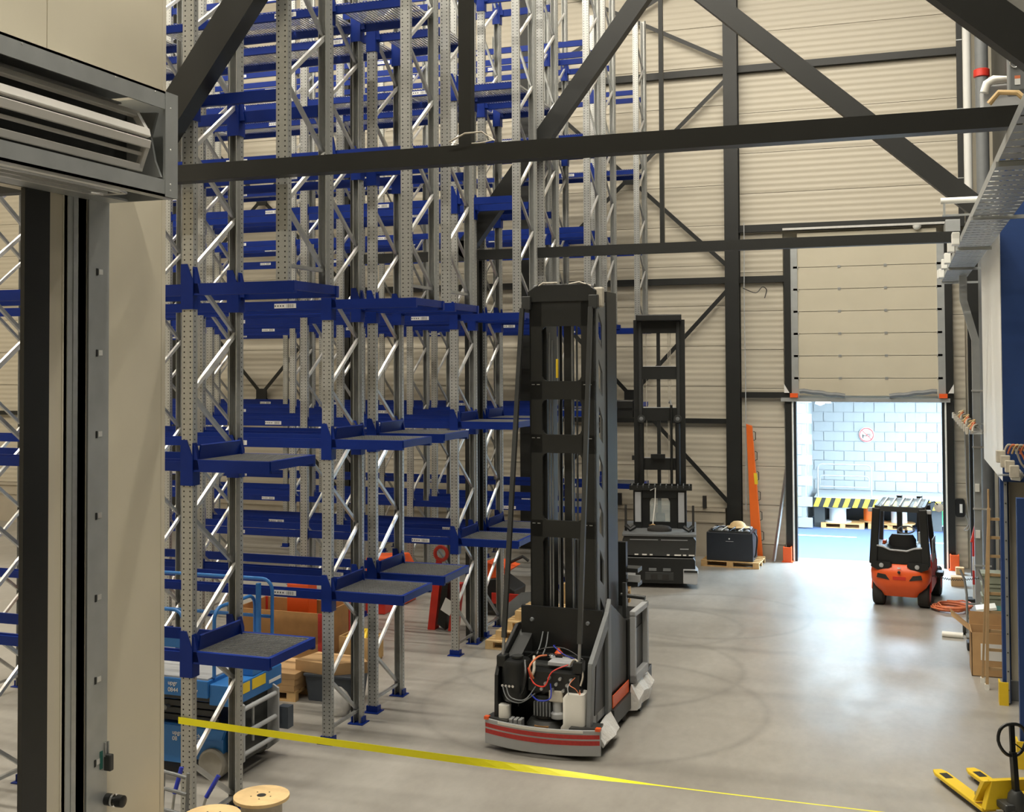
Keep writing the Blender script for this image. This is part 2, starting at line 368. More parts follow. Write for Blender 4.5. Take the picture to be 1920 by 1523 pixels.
# ------------------------------------------------------------------ dock door and the yard outside
d = empty('door_1', ((DX0+DX1)/2, YB-.12, 0), 'raised cream sectional dock door with galvanised guide rails', 'door'); d['kind'] = 'structure'
hw = (DX1-DX0)/2
zz = 3.98
hs = [.42]+[.535]*6+[.30]
sm = {}
for k, h in enumerate(hs):
    MB().box(-hw+.13, hw-.13, -.02, .03, zz+.006, zz+h-.006).build('door_panel', 'cream_smooth', d)
    if k:
        for px in (-hw+1.1, -hw+2.15): MB().box(px-.035, px+.035, -.035, -.02, zz-.03, zz+.03).build('hinge', 'galv', d)
        for px in (-hw+.09, hw-.09): MB().box(px-.06, px+.06, -.05, -.02, zz-.025, zz+.025).build('hinge', 'bright_galv', d)
    zz += h
for sx in (-1, 1):
    MB().box(sx*hw-.03 if sx < 0 else sx*hw-.13, sx*hw+.13 if sx < 0 else sx*hw+.03, -.05, .06, 3.9, 7.75).build('guide_rail', 'galv_sheet', d)
    MB().box(sx*(hw+.015)-.018, sx*(hw+.015)+.018, -.09, .1, 0, 3.9).build('jamb_strip', 'lamp_white', d)
    MB().box(sx*(hw-.035)-.03, sx*(hw-.035)+.03, -.04, .2, 0, 3.9).build('jamb_seal', 'black_plastic', d)
    MB().box(sx*(hw+.11)-.08, sx*(hw+.11)+.08, -.06, .1, 0, 7.8).build('jamb_post', 'black_steel', d)
    MB().box(sx*(hw-.03)-.09, sx*(hw-.03)+.09, -.2, -.08, 3.94, 4.04).build('end_stop', 'orange', d)
    MB().prism([(sx*(hw+.08), 4.05), (sx*(hw+.2), 4.05), (sx*(hw+.2), 4.26)], 'y', -.15, -.1).build('corner_flap', 'white_paint', d)
    g = [Vector((sx*(1.55-1.05*i/10), -.16, 4.04+.05*math.cos(i/10*3.0)+.01*math.sin(i*1.7))) for i in range(11)]
    MB().tube(g, .055, 8).build('bottom_seal', 'mid_grey', d, smooth=True)
MB().box(-hw-.28, hw+.12, -.14, -.02, 3.84, 3.93).build('head_channel', 'galv_sheet', d)
MB().box(-hw-.2, hw+.5, -.16, -.10, 7.98, 8.03).build('spring_shaft', 'bright_galv', d)
MB().lathe([(.10, 0), (.09, -.05), (.05, -.09), (.01, -.1)], (hw-.55, -.1, 7.97), 16).build('sensor', 'lamp_white', d, smooth=True)
for sx, lb in ((-1, 'orange crash guard at the left foot of the dock door'), (1, 'orange crash guard at the right foot of the dock door')):
    g = empty('door_guard', ((DX0+DX1)/2+sx*(hw+.16), YB-.3, 0), lb, 'guard', 'orange door guards')
    MB().prism([(-.1, -.09), (.1, -.09), (.1, .12), (.07, .12), (.07, -.06), (-.07, -.06), (-.07, .12), (-.1, .12)], 'z', 0, .36).build('shell', 'orange', g, bev=.01)
    MB().box(-.13, .13, -.11, .13, 0, .015).build('foot', 'orange', g)

struct(MB().box(-16, 14, YB+.35, 48, -.22, -.02).build('yard_ground', 'asphalt'), 'bluish paved yard outside the dock door', 'ground')
single(MB().box(-2.9, -1.3, 32.6, 32.68, -.02, -.012).build('ground_stripe', 'white_paint'), 'white painted line on the yard left of the forklift', 'marking')
single(MB().box(.35, 2.6, 32.2, 32.28, -.02, -.012).build('ground_stripe', 'white_paint'), 'white painted line on the yard right of the forklift', 'marking')
dock = empty('loading_dock', (-.5, 34.2, 0), 'raised loading dock with a black and yellow hazard edge', 'dock')
MB().box(-2.05, 9, 0, 2.3, .62, .84).build('slab', 'mortar', dock)
MB().box(-2.05, 9, 1.3, 1.5, -.02, .62).build('rear_wall', 'black_plastic', dock)  # shade of the recess under the slab put into this black colour
for px in (-2.05, 1.15, 4.6): MB().box(px, px+.3, .25, 1.3, -.02, .62).build('pier', 'dark_grey', dock)  # dark tone paints in the recess shade here too
for k in range(40):
    x = -2.05+k*.27
    MB().prism([(x, .60), (x+.135, .60), (x+.235, .86), (x+.10, .86)], 'y', -.02, 0).build('hazard_stripe', 'yellow', dock)
MB().box(-2.05, 9, -.012, .0, .60, .86).build('hazard_board', 'black_plastic', dock)
yw = struct(MB().box(-14, 12, 36.62, 36.9, 0, 6).build('yard_wall', 'mortar'), 'white painted block wall across the yard behind the loading dock', 'wall')
bm_ = MB().box(.012, .588, 0, .06, .012, .288).mesh('block'); bm_.materials.append(M['block_white'])
for r in range(14):
    for k in range(12):
        put('block', bm_, yw, (-3.6+k*.6+(.3 if r % 2 else 0)-.3, 36.60, .84+r*.3))
pw = struct(MB().box(-6, -2.75, 34.0, 36.6, 0, 6).build('yard_pier_wall', 'mortar'), 'pale blue shaded wall at the left of the yard opening', 'wall')
for r in range(16):
    for k in range(2): put('block', bm_, pw, (-3.75+k*.6-(.3 if r % 2 else 0), 33.985, .0+r*.3))
    put('block', bm_, pw, (-2.735, 34.2+(.3 if r % 2 else 0), r*.3), rot=(0, 0, R(90)))
cn = empty('yard_canopy', (-.5, 35.2, 4.05), 'corrugated grey canopy edge above the loading dock', 'canopy')
MB().box(-6, 8, -.6, 1.4, .55, .6).build('sheet', 'light_grey', cn)
for k in range(4): MB().box(-6, 8, -.6+k*.3, -.5+k*.3, .12*k, .12*k+.08).build('purlin', 'mid_grey', cn)
lm = empty('wall_lamp', (-2.35, 33.9, 3.55), 'pale bracket lamp at the top left of the yard opening', 'lamp')
MB().prism([(-.3, .62), (.22, .62), (.34, .05), (.2, .05), (-.05, .3)], 'y', 0, .16).build('bracket', 'light_grey', lm)
MB().lathe([(.02, .12), (.12, .08), (.13, -.05), (.02, -.1)], (.04, 0, .08), 14).build('head', 'lamp_white', lm, smooth=True)
sg = empty('prohibition_sign', (-1.12, 36.57, 2.55), 'round white sign with red ring on the yard wall', 'sign')
MB().lathe([(.23, 0), (.23, .012)], (0, 0, 0), 28, 'y').build('disc', 'label_white', sg)
MB().tube([(.2*math.cos(a), -.008, .2*math.sin(a)) for a in [2*math.pi*i/28 for i in range(28)]], .022, 6, close=True).build('ring', 'sign_red', sg)
MB().bar((-.14, -.01, .14), (.14, -.01, -.14), .01, .03).build('slash', 'sign_red', sg)
MB().box(-.13, -.09, -.012, -.004, -.11, .02).box(-.11, .12, -.012, -.004, -.05, -.02).box(-.02, .12, -.012, -.004, .0, .03).build('pictogram', 'dark_grey', sg)
rl = empty('dock_railing', (-2.45, 34.6, .84), 'thin galvanised railing on the loading dock', 'railing')
def arch(x0, x1, z0, z1, r=.12):
    p = [(x0, 0, z0), (x0, 0, z1-r)]
    for i in range(1, 6): a = R(180-18*i); p.append((x0+r+r*math.cos(a), 0, z1-r+r*math.sin(a)))
    p.append((x1-r, 0, z1))
    for i in range(1, 6): a = R(90-18*i); p.append((x1-r+r*math.cos(a), 0, z1-r+r*math.sin(a)))
    p.append((x1, 0, z0)); return p
MB().tube(arch(0, 1.5, 0, .95), .022, 8).build('hoop', 'mid_grey', rl, smooth=True)
q = arch(.06, 1.44, .3, .62, .1); MB().tube(q, .018, 8, close=True).build('inner_hoop', 'mid_grey', rl, smooth=True)

def spool(name, loc, R1, R2, h, lb, cm='white_plastic', fm='wood', group=None, lay=False):
    t = empty(name, loc, lb, 'spool', group)
    MB().lathe([(R1, 0), (R1, .03)], n=28).build('flange', fm, t, smooth=True)
    MB().lathe([(R2, .03), (R2, h-.03)], n=28).build('winding', cm, t, smooth=True)
    MB().lathe([(.04, h-.028), (R1, h-.03), (R1, h), (.04, h)], n=28).build('flange', fm, t, smooth=True)
    MB().lathe([(.045, 0), (.045, h+.002)], n=14).build('hub_hole', 'rubber', t)
    for i in range(5):
        a = 2*math.pi*i/5; MB().lathe([(.008, h), (.008, h+.002)], (.1*math.cos(a), .1*math.sin(a), 0), 8).build('bolt_hole', 'rubber', t)
    return t
def pallet(loc, lb, group=None, L=1.2, W=.8, rz=0, mt='wood', boards=5):
    t = empty('wooden_pallet', loc, lb, 'pallet', group, rz)
    for i in range(boards):
        y = -W/2+i*(W-.12)/(boards-1); MB().box(-L/2, L/2, y, y+.12, .122, .144).build('top_board', mt, t)
    for x in (-L/2, -.07, L/2-.14):
        MB().box(x, x+.14, -W/2, W/2, .10, .122).build('cross_board', mt, t)
        for y in (-W/2, -.05, W/2-.1): MB().box(x, x+.14, y, y+.1, .022, .10).build('block', mt, t)
    for y in (-W/2, -.05, W/2-.1): MB().box(-L/2, L/2, y, y+.1, 0, .022).build('bottom_board', mt, t)
    return t
pallet((-1.75, 34.7, -.02), 'grey wooden pallet under the white cable spool on the yard', 'yard pallets', mt='plywood', W=.8)
pallet((-.45, 34.85, -.02), 'wooden pallet under the orange and white spools on the yard', 'yard pallets', mt='plywood')
spool('cable_spool', (-1.9, 34.7, .124), .38, .24, .44, 'white cable spool under the left end of the loading dock', 'light_grey', 'light_grey', 'yard spools')
spool('cable_spool', (-.95, 35.05, .124), .36, .24, .46, 'cable spool wound with bright orange cable under the dock', 'orange_beam', 'plywood', 'yard spools')
spool('cable_spool', (-.2, 34.75, .124), .44, .22, .44, 'large white wound cable spool beside the orange one', 'light_grey', 'plywood', 'yard spools')
spool('cable_spool', (.86, 34.9, .1), .30, .22, .5, 'bright green cable spool seen through the forklift cab', 'green_spool', 'light_grey', 'yard spools')
spool('cable_spool', (1.62, 34.6, .0), .34, .2, .5, 'pale cable spool right of the forklift by the door jamb', 'light_grey', 'light_grey', 'yard spools')

# ------------------------------------------------------------------ doorway wall on the left
XW, K = -6.53, 1.28
lw = MB()
lw.box(XW-.12, XW, 7.9, 8.97, 0, 18).box(XW-.12, XW, -8, 4.2, 0, 18).box(XW-.12, XW, 4.2, 7.9, 6.2, 18)
lwall = struct(lw.build('wall_door', 'cream'), 'cream partition wall with the tall open doorway at the left edge', 'wall')
for y0, y1 in ((4.2, 6.18), (6.18, 7.42), (7.42, 8.97)):
    MB().box(XW, XW+.012, y0+.005, y1-.005, 6.2 if y1 < 8 else 0, 18).build('panel', 'cream_smooth', lwall)
MB().box(XW-.125, XW+.016, 8.93, 8.985, 0, 18).build('corner_trim', 'cream', lwall)
dj = empty('door_2', (XW, 7.9, 0), 'galvanised and black guides of the open roll-up doorway', 'door'); dj['kind'] = 'structure'
MB().box(.014, .035, .005, .265, 0, 6.3).build('guide_cover', 'galv_sheet', dj)
for k in range(12): 
    z = .75+k*.692; 
    if z < 6.1: MB().box(.036, .04, .10, .12, z-.03, z+.03).build('slot', 'black_plastic', dj); MB().box(.036, .039, .13, .18, z-.02, z+.025).build('clip', 'bright_galv', dj)
MB().box(-.05, .016, -.23, -.165, 0, 6.3).build('guide_channel', 'galv_sheet', dj)
MB().box(-.05, .022, -.165, -.11, 0, 6.3).build('guide_rib', 'galv', dj)
MB().box(-.05, .012, -.11, .0, 0, 6.3).build('guide_channel', 'galv_sheet', dj)
MB().box(-.04, .012, -.27, -.232, 0, 6.3).build('seal', 'black_plastic', dj)
MB().box(-.04, .016, -.29, -.271, 0, 6.3).build('seal_edge', 'cream', dj)
MB().box(-.04, .010, -.365, -.291, 0, 6.3).build('seal', 'black_plastic', dj)
MB().box(-.04, .016, -.44, -.367, 0, 6.3).build('seal_edge', 'cream', dj)
MB().box(-.02, .02, -.72, -.442, 0, 6.25).build('brush_seal', 'black_plastic', dj)
MB().lathe([(.05, 0), (.05, .05), (.028, .06), (.028, .10), (.052, .11), (.05, .17), (.02, .18)], (.035, .262, 1.09), 16, 'x').build('door_knob', 'black_plastic', dj, smooth=True)
MB().lathe([(.055, .0), (.055, .02)], (.10, .262, 1.09), 16, 'x').build('knob_ring', 'chrome', dj)
MB().box(.03, .10, .225, .275, 1.34, 1.48).build('lock_body', 'dark_grey', dj, bev=.01)
for y in (.23, .27): MB().box(.035, .05, y-.006, y+.006, 1.46, 1.58).build('lock_bar', 'galv', dj)
MB().box(.036, .04, .17, .205, 1.37, 1.52).build('lock_label', 'teal', dj)
MB().lathe([(.06, -.1), (.06, .1)], (-.6, -1.2, .55), 12).build('bollard_cap', 'red', dj)
# air curtain above the doorway
ac = empty('air_curtain', (XW, 8.16, 6.2), 'galvanised air curtain unit with curved louvres above the doorway', 'air curtain')
D_ = .73; Ln = 5.2; Ht = .88
MB().box(0, D_, -Ln, -.17, Ht-.02, Ht).build('top_plate', 'galv_sheet', ac)
MB().box(D_-.015, D_, -Ln, -.17, Ht-.15, Ht).build('front_upper', 'galv_sheet', ac)
MB().box(D_-.015, D_, -Ln, -.17, 0, .14).build('front_lower', 'galv_sheet', ac)
MB().box(D_-.02, D_+.004, -.17, 0, 0, Ht).build('end_cover', 'galv_sheet', ac)
MB().box(0, D_, -.02, 0, .0, Ht).build('end_plate', 'galv_sheet', ac)
MB().box(.0, .02, -Ln, -.02, 0, Ht).build('back_plate', 'dark_grey', ac)
MB().box(0, .25, -Ln, -.02, 0, .02).box(.62, D_, -Ln, -.02, 0, .02).build('bottom_plate', 'galv_sheet', ac)
MB().box(D_-.40, D_-.36, -Ln, -.19, .14, Ht-.15).build('inner_back', 'dark_grey', ac)
for zc, xo, hh in ((.66, -.15, .05), (.50, -.05, .07), (.41, -.045, .07), (.33, -.10, .03), (.22, -.12, .06)):
    MB().bar((D_+xo, -Ln, zc), (D_+xo, -.33, zc), .05, hh, (-.25 if zc > .45 else .2, 0, 1)).build('louvre', 'louvre_grey', ac, bev=.006)
MB().bar((D_-.15, -.355, .66), (D_-.05, -.355, .50), .05, .045, (0, 1, 0)).build('louvre_end', 'louvre_grey', ac)
MB().bar((D_-.045, -.355, .41), (D_-.12, -.355, .22), .05, .045, (0, 1, 0)).build('louvre_end', 'louvre_grey', ac)
MB().bar((D_-.20, -Ln, .725), (D_-.20, -.5, .725), .04, .012).build('louvre_trim', 'bright_galv', ac)
MB().prism([(D_-.36, .16), (D_-.02, .16), (D_-.08, .3), (D_-.12, .5), (D_-.06, Ht-.18), (D_-.36, Ht-.16)], 'y', -.20, -.175).build('louvre_cheek', 'galv_sheet', ac)
for k in range(3): MB().box(.28+k*.12, .30+k*.12, -Ln, -.5, -.01, .10).build('outlet_vane', 'bright_galv', ac)
MB().tube([(.27, -Ln, 0), (.27, -.6, 0), (.34, -.45, 0), (.56, -.45, 0), (.61, -.6, 0), (.61, -Ln, 0)], .012, 6).build('outlet_rim', 'bright_galv', ac)
for k in range(10): MB().lathe([(.008, 0), (.006, .004)], (D_, -.3-k*.5, Ht-.03), 8, 'x').build('rivet', 'bright_galv', ac)
for z in (.06, .11, .4, .75): MB().lathe([(.009, 0), (.006, .004)], (D_+.004, -.1, z), 8, 'x').build('rivet', 'bright_galv', ac)

# ------------------------------------------------------------------ pallet racks
DEP, BAY, RH = .93, 2.8, 13.2
LEV = [1.80, 3.72, 5.50, 7.42, 9.30, 11.2]                # top of beams = LEV + .12
def mesh_of(mb, name, m):
    me = mb.mesh(name); me.materials.append(M[m]); return me
def post_mesh(h):
    o = [(-.045, .11), (-.045, .085), (-.065, .06), (-.065, 0), (.065, 0), (.065, .06), (.045, .085), (.045, .11)]
    i = [(.038, .11), (.038, .081), (.058, .056), (.058, .007), (-.058, .007), (-.058, .056), (-.038, .081), (-.038, .11)]
    return mesh_of(MB().prism(o+i, 'z', 0, h), 'post', 'post_galv')
RM = dict(post=post_mesh(RH), upost=post_mesh(RH-LEV[2]-.12),
    bup=mesh_of(MB().bar((0, .07, 0), (0, DEP-.07, .60), .042, .036, (1, 0, 0)), 'brace', 'bright_galv'),  # rising brace: same steel, made paler to paint in the light on it
    bdn=mesh_of(MB().bar((0, DEP-.07, 0), (0, .07, .60), .042, .036, (1, 0, 0)), 'brace', 'galv'),  # falling brace: darker tone paints in its shaded side
    bh=mesh_of(MB().bar((0, .07, 0), (0, DEP-.07, 0), .036, .04, (1, 0, 0)), 'brace', 'galv'),
    foot=mesh_of(MB().box(-.11, .11, -.06, .15, 0, .012).prism([(-.085, .012), (.085, .012), (.085, .09), (-.085, .09)], 'y', -.012, -.002).box(-.085, -.068, 0, .1, .012, .09).box(.068, .085, 0, .1, .012, .09), 'base_plate', 'blue_rack'),
    label=mesh_of(MB().box(-.16, .16, -.003, 0, -.03, .03), 'barcode_label', 'barcode'))
def beam_mesh(L):
    return mesh_of(MB().prism([(0, 0), (.05, 0), (.05, .12), (.028, .12), (.028, .10), (0, .10)], 'x', 0, L).box(-.005, 0, -.004, .03, -.03, .16).box(L, L+.005, -.004, .03, -.03, .16), 'beam', 'blue_rack')
RM['beam'] = beam_mesh(BAY-.14)
RM['sleeve'] = mesh_of(MB().prism([(-.072, -.16), (.072, -.16), (.072, .12), (-.0, .30), (-.072, .30)], 'y', -.012, .0).box(-.071, -.067, -.01, .12, -.16, .26).prism([(-.01, -.16), (.115, -.16), (.115, .14), (.06, .27), (-.01, .27)], 'x', .067, .074).prism([(.067, .0), (.14, .0), (.09, .24), (.067, .26)], 'y', .0, .008), 'bracket', 'blue_rack')
def grating(L):
    m = MB(); n = 27; L -= .05
    for i in range(n): x = .10+i*((L-.10)/(n-1)); m.box(x-.002, x+.002, .06, DEP-.06, .09, .118)
    for j in range(13): y = .06+j*(DEP-.12)/12; m.box(.10, L, y-.003, y+.003, .108, .117)
    m.box(.09, L+.005, .055, .062, .085, .12).box(.09, L+.005, DEP-.062, DEP-.055, .085, .12)
    return mesh_of(m, 'grating', 'galv')
RM['toe'] = mesh_of(MB().prism([(.03, .02), (.06, .02), (.10, .26), (.085, .27)], 'y', .10, DEP-.10), 'toe_board', 'blue_rack')
def end_meshes(key, Lp, Lu):                              # platform parts for a row: platform length, upper frame offset
    RM['arm'+key] = mesh_of(MB().box(.075, Lp, 0, .055, 0, .12), 'platform_arm', 'blue_rack')
    RM['edge'+key] = mesh_of(MB().box(Lp-.04, Lp+.01, .02, DEP-.02, .03, .12), 'edge_beam', 'blue_rack')
    RM['long'+key] = mesh_of(MB().box(.075, Lu+.14, 0, .055, 0, .12), 'platform_arm', 'blue_rack')
    RM['ledge'+key] = mesh_of(MB().box(Lu+.08, Lu+.13, .02, DEP-.02, .03, .12), 'edge_beam', 'blue_rack')
    RM['grating'+key] = grating(Lp); RM['ubeam'+key] = beam_mesh(Lu-.08); RM['udeck'+key] = deck_mesh(Lu-.10)
def deck_mesh(Lx):
    m = MB(); n = int(Lx/.045)
    for i in range(n):
        x0 = i*Lx/n; h = Lx/n
        m.box(x0, x0+h*.55, .03, DEP-.03, .092, .098).box(x0+h*.55, x0+h, .03, DEP-.03, .104, .110)
    return mesh_of(m, 'deck_panel', 'bright_galv')
RM['deck'] = deck_mesh(.86)
def part(k, t, loc, rz=0, name=None):
    o = bpy.data.objects.new(name or RM[k].name.split('.')[0], RM[k]); C.objects.link(o); o.parent = t; o.location = loc
    if rz: o.rotation_euler = (0, 0, rz)
    if k.startswith(('grating', 'deck', 'udeck')): o['kind'] = 'stuff'
    return o
def frame(t, x, z0, h, pk):
    part(pk, t, (x, 0, z0)); part(pk, t, (x, DEP, z0), math.pi)
    part('bh', t, (x, 0, z0+.16)); z = z0+.18; k = 0
    while z+.6 < z0+h-.05:
        part('bdn' if k % 2 == 0 else 'bup', t, (x+(.012 if k % 2 else -.012), 0, z)); z += .62; k += 1
ROWS = [('A', 9.82, 2, 'nearest blue and galvanised pallet rack with the mesh platform over the scissor lift'),
        ('B', 12.96, 2, 'blue and galvanised pallet rack second from the viewer, behind the scissor lift'),
        ('C', 14.30, 2, 'third pallet rack from the viewer, back to back with the second'),
        ('D', 17.48, 3, 'fourth pallet rack from the viewer, beside the red truck parts'),
        ('E', 18.82, 3, 'fifth pallet rack from the viewer, beyond the roof truss column'),
        ('F', 22.00, 4, 'sixth pallet rack from the viewer, mostly behind the nearer lift truck'),
        ('G', 23.32, 4, 'seventh pallet rack from the viewer, left of the farther lift truck'),
        ('H', 26.50, 5, 'farthest pallet rack, close to the ribbed back wall')]
ENDS = dict(A=(-6.79, -5.90, -5.77), B=(-6.90, -5.90, -5.86), C=(-6.92, -5.90, -5.88), D=(-6.975, -5.92, -5.94), E=(-6.98, -5.92, -5.95))
for key, y0, nb, lb in ROWS:
    X0, XP, XU = ENDS.get(key, (-7.0, -5.93, -5.98)); end_meshes(key, XP-X0+.055, XU-X0-.065+.13)
    LU = XU-X0
    t = empty('pallet_rack', (X0, y0, 0), lb, 'rack', 'rows of pallet racking')
    for i in range(nb+1):
        x = -.065-i*BAY; frame(t, x, .012, RH, 'post')
        part('foot', t, (x, 0, 0)); part('foot', t, (x, DEP, 0), math.pi)
    for li, z in enumerate(LEV):
        for i in range(nb):
            x = -.065-(i+1)*BAY+.07
            b = part('beam', t, (x, .03, z)); l = part('label', b, (BAY*(.52 if (li+i) % 2 else .78)-.07, .0, .055))
            b2 = part('beam', t, (x+BAY-.14, DEP-.03, z), math.pi)
            if li == 4:
                for q in range(3): part('deck', t, (x+.03+q*.885, 0, z))
        for s, yy in ((0, 0), (1, DEP)):
            part('sleeve', t, (-.065, yy, z+.02), 0 if s == 0 else 0) if s == 0 else part('sleeve', t, (-.065, DEP-.10, z+.02))
        if li < 2:                                        # mesh platform at the aisle end
            part('arm'+key, t, (-.065, 0, z)); part('arm'+key, t, (-.065, DEP-.055, z)); part('edge'+key, t, (-.065, 0, z)); part('toe', t, (-.065, 0, z)); part('grating'+key, t, (-.065, 0, z))
        elif li == 2:                                     # arms that carry the upper end frame
            part('long'+key, t, (-.065, 0, z)); part('long'+key, t, (-.065, DEP-.055, z)); part('ledge'+key, t, (-.065, 0, z))
            frame(t, LU, z+.12, RH-LEV[2]-.12, 'upost')
        else:
            part('ubeam'+key, t, (.005, .03, z)); part('ubeam'+key, t, (LU-.07, DEP-.03, z), math.pi)
            if li == 4: part('udeck'+key, t, (.02, 0, z))

# ------------------------------------------------------------------ nearer narrow-aisle lift truck
t = empty('lift_truck', (-4.27, 13.28, 0), 'tall black narrow-aisle lift truck with open engine bay and red striped bumper', 'lift truck', None, R(-1.5))
def arc_bumper(z0, z1, off, th=.03, w=.75, sag=.15, n=14):
    m = MB(); o = []; i = []
    for k in range(n+1):
        x = -w+2*w*k/n; y = -off+sag*(x/w)**2*(1.0 if abs(x) < w*.99 else 1)
        o.append((x, y)); i.append((x, y+th))
    return m.prism(o+i[::-1], 'z', z0, z1)
arc_bumper(.06, .37, 0).build('bumper', 'light_grey', t, bev=.008)
arc_bumper(.19, .245, .004, .01, .74).build('red_stripe', 'red_tape', t)
arc_bumper(.265, .315, .004, .01, .74).build('red_stripe', 'red_tape', t)
arc_bumper(.335, .365, .004, .008, .55, .08).build('white_stripe', 'white_plastic', t)
MB().prism([(-.74, .16), (-.42, .07), (-.42, .34), (-.72, .36)], 'z', .36, .385).build('bumper_step', 'dark_grey', t)
MB().prism([(.74, .16), (.38, .06), (.38, .36), (.72, .38)], 'z', .36, .385).build('bumper_step', 'dark_grey', t)
for sx in (-1, 1): MB().box(sx*.72-.03, sx*.72+.03, .12, .19, .36, .395).build('marker_lamp', 'orange', t)
for x, y in ((-.55, .5), (.55, .5), (.55, 1.75)): MB().lathe([(.05, -.08), (.12, -.07), (.12, .07), (.05, .08)], (x, y, .12), 18, 'x').build('wheel', 'rubber', t, smooth=True)
MB().box(-.60, .60, .12, 2.0, .08, .20).build('chassis', 'black_plastic', t)
MB().box(-.58, .56, .62, .70, .2, 1.10).build('bulkhead', 'black_plastic', t)
# side shells
MB().prism([(.18, .2), (2.0, .2), (2.0, 1.30), (.95, 1.38), (.30, 1.06), (.20, .9)], 'x', -.64, -.59).build('side_panel', 'black_plastic', t, bev=.012)
m = MB()                                                  # right side frame around the battery door
m.prism([(.16, .22), (.28, .22), (.36, 1.05), (.26, 1.12)], 'x', .56, .62)
m.prism([(.26, 1.12), (.36, 1.02), (1.05, 1.42), (1.05, 1.62)], 'x', .56, .62)
m.prism([(.98, .30), (1.14, .30), (1.14, 1.75), (.98, 1.55)], 'x', .56, .62)
m.build('side_frame', 'mid_grey', t, bev=.01)
MB().prism([(1.14, .34), (1.95, .34), (1.95, 1.3), (1.14, 1.7)], 'x', .54, .60).build('rear_panel', 'black_plastic', t, bev=.01)
MB().prism([(.28, .3), (1.0, .3), (1.0, 1.36), (.37, 1.0)], 'x', .53, .56).build('battery_cover', 'light_grey', t)
MB().prism([(.52, .42), (1.0, .42), (1.0, 1.36), (.62, 1.14)], 'x', .555, .572).build('battery_gap', 'black_plastic', t)
MB().box(.622, .632, 1.15, 1.95, .34, .50).build('side_stripe', 'orange', t)
MB().box(.55, .66, 1.10, 2.1, .12, .33).build('side_sill', 'dark_grey', t)
MB().loft([[(.60, y, .30+.02*math.sin(y*9)), (.63, y, .33), (.76+.02*math.sin(y*11), y, .14), (.73, y, .10)] for y in (.32, .45, .6, .75, .9, 1.05)]).build('wrapping_film', 'white_film', t)
# engine bay contents
MB().lathe([(.02, .0), (.17, .0), (.19, .04), (.19, .46), (.17, .5), (.05, .52), (.02, .52)], (-.40, .36, .58), 20).build('oil_tank', 'black_plastic', t, smooth=True)
MB().lathe([(.07, 0), (.075, .03), (.03, .035)], (-.38, .34, 1.10), 16).build('tank_cap', 'dark_grey', t, smooth=True)
for i in range(4): MB().cyl((-.50+i*.045, .17, .80), (-.50+i*.045, .12, .80), .017, 8).build('fitting', 'chrome', t)
MB().lathe([(.02, 0), (.13, 0), (.14, .03), (.14, .2), (.11, .24), (.12, .27), (.06, .30), (.05, .34), (.02, .35)], (-.02, .36, .40), 20).build('drive_motor', 'dark_grey', t, smooth=True)
for i in range(6): MB().box(-.12+i*.04, -.105+i*.04, .20, .225, .45, .62).build('cooling_fin', 'mid_grey', t)
MB().lathe([(.02, 0), (.24, 0), (.25, .05), (.2, .12), (.1, .14)], (-.02, .40, .26), 22).build('gearbox', 'dark_grey', t, smooth=True)
MB().box(-.1, .08, .16, .3, .2, .34).build('brake_block', 'plywood', t)
MB().lathe([(.02, 0), (.085, 0), (.09, .02), (.09, .06), (.06, .08), (.065, .22), (.02, .22)], (.16, .30, .42), 18).build('pump_motor', 'light_grey', t, smooth=True)
MB().box(.07, .25, .22, .38, .63, .77).build('pump_head', 'cable_grey', t, bev=.012)
MB().loft([[(x, y, z) for x, y in rrect(.26-e, .54+e*.2, .16, .42, .05)] for z, e in ((.20, .03), (.34, .03), (.38, 0), (.70, 0), (.76, -.05))]).build('water_bottle', 'white_plastic', t, smooth=True)
MB().lathe([(.05, 0), (.055, .03), (.03, .05), (.03, .07), (.01, .07)], (.44, .30, .76), 14).build('bottle_cap', 'black_plastic', t, smooth=True)
MB().loft([[(x, y, z) for x, y in rrect(-.58, -.44, .16, .30, .04)] for z in (.24, .30, .50, .54)]).build('small_bottle', 'white_plastic', t, smooth=True)
for i in range(3): MB().box(-.42+i*.06, -.375+i*.06, .12, .24, .24, .40).build('relay', 'light_grey', t, bev=.008)
MB().box(-.30, .42, .45, .95, .62, 1.02).build('controller', 'dark_grey', t, bev=.02)
MB().box(.0, .30, .40, .70, 1.02, 1.07).build('controller_lid', 'light_grey', t, bev=.008)
MB().box(-.2, .46, .24, .45, .74, .98).build('contactor_block', 'black_plastic', t)
for i in range(3):
    for j in range(3): MB().cyl((-.02+.14*i+.05*j, .24, .78+.07*j), (-.02+.14*i+.05*j, .20, .78+.07*j), .02, 8).build('terminal', 'galv', t)
for x in (-.02, .18): MB().lathe([(.06, 0), (.06, .03), (.02, .05)], (x, .62, 1.07), 14).build('cap', 'chrome', t, smooth=True)
MB().lathe([(.05, 0), (.055, .03), (.02, .07), (.015, .09)], (.02, .78, 1.06), 14).build('beacon', 'orange', t, smooth=True)
MB().box(-.55, .55, .95, 1.02, 1.0, 1.62).build('rear_bulkhead', 'black_plastic', t)
MB().prism([(.4, 1.02), (1.0, 1.02), (1.0, 1.30), (.9, 1.24)], 'x', -.58, -.40).build('cover_slope', 'dark_grey', t)
def cable(pts, r, mt, n=5):
    P = [Vector(p) for p in pts]; o = []
    for i in range(len(P)-1):
        a, b, c, d2 = P[max(i-1, 0)], P[i], P[i+1], P[min(i+2, len(P)-1)]
        for k in range(n):
            u = k/n; o.append(.5*((2*b)+(c-a)*u+(2*a-5*b+4*c-d2)*u*u+(3*b-a-3*c+d2)*u**3))
    o.append(P[-1]); return MB().tube(o, r, 6)
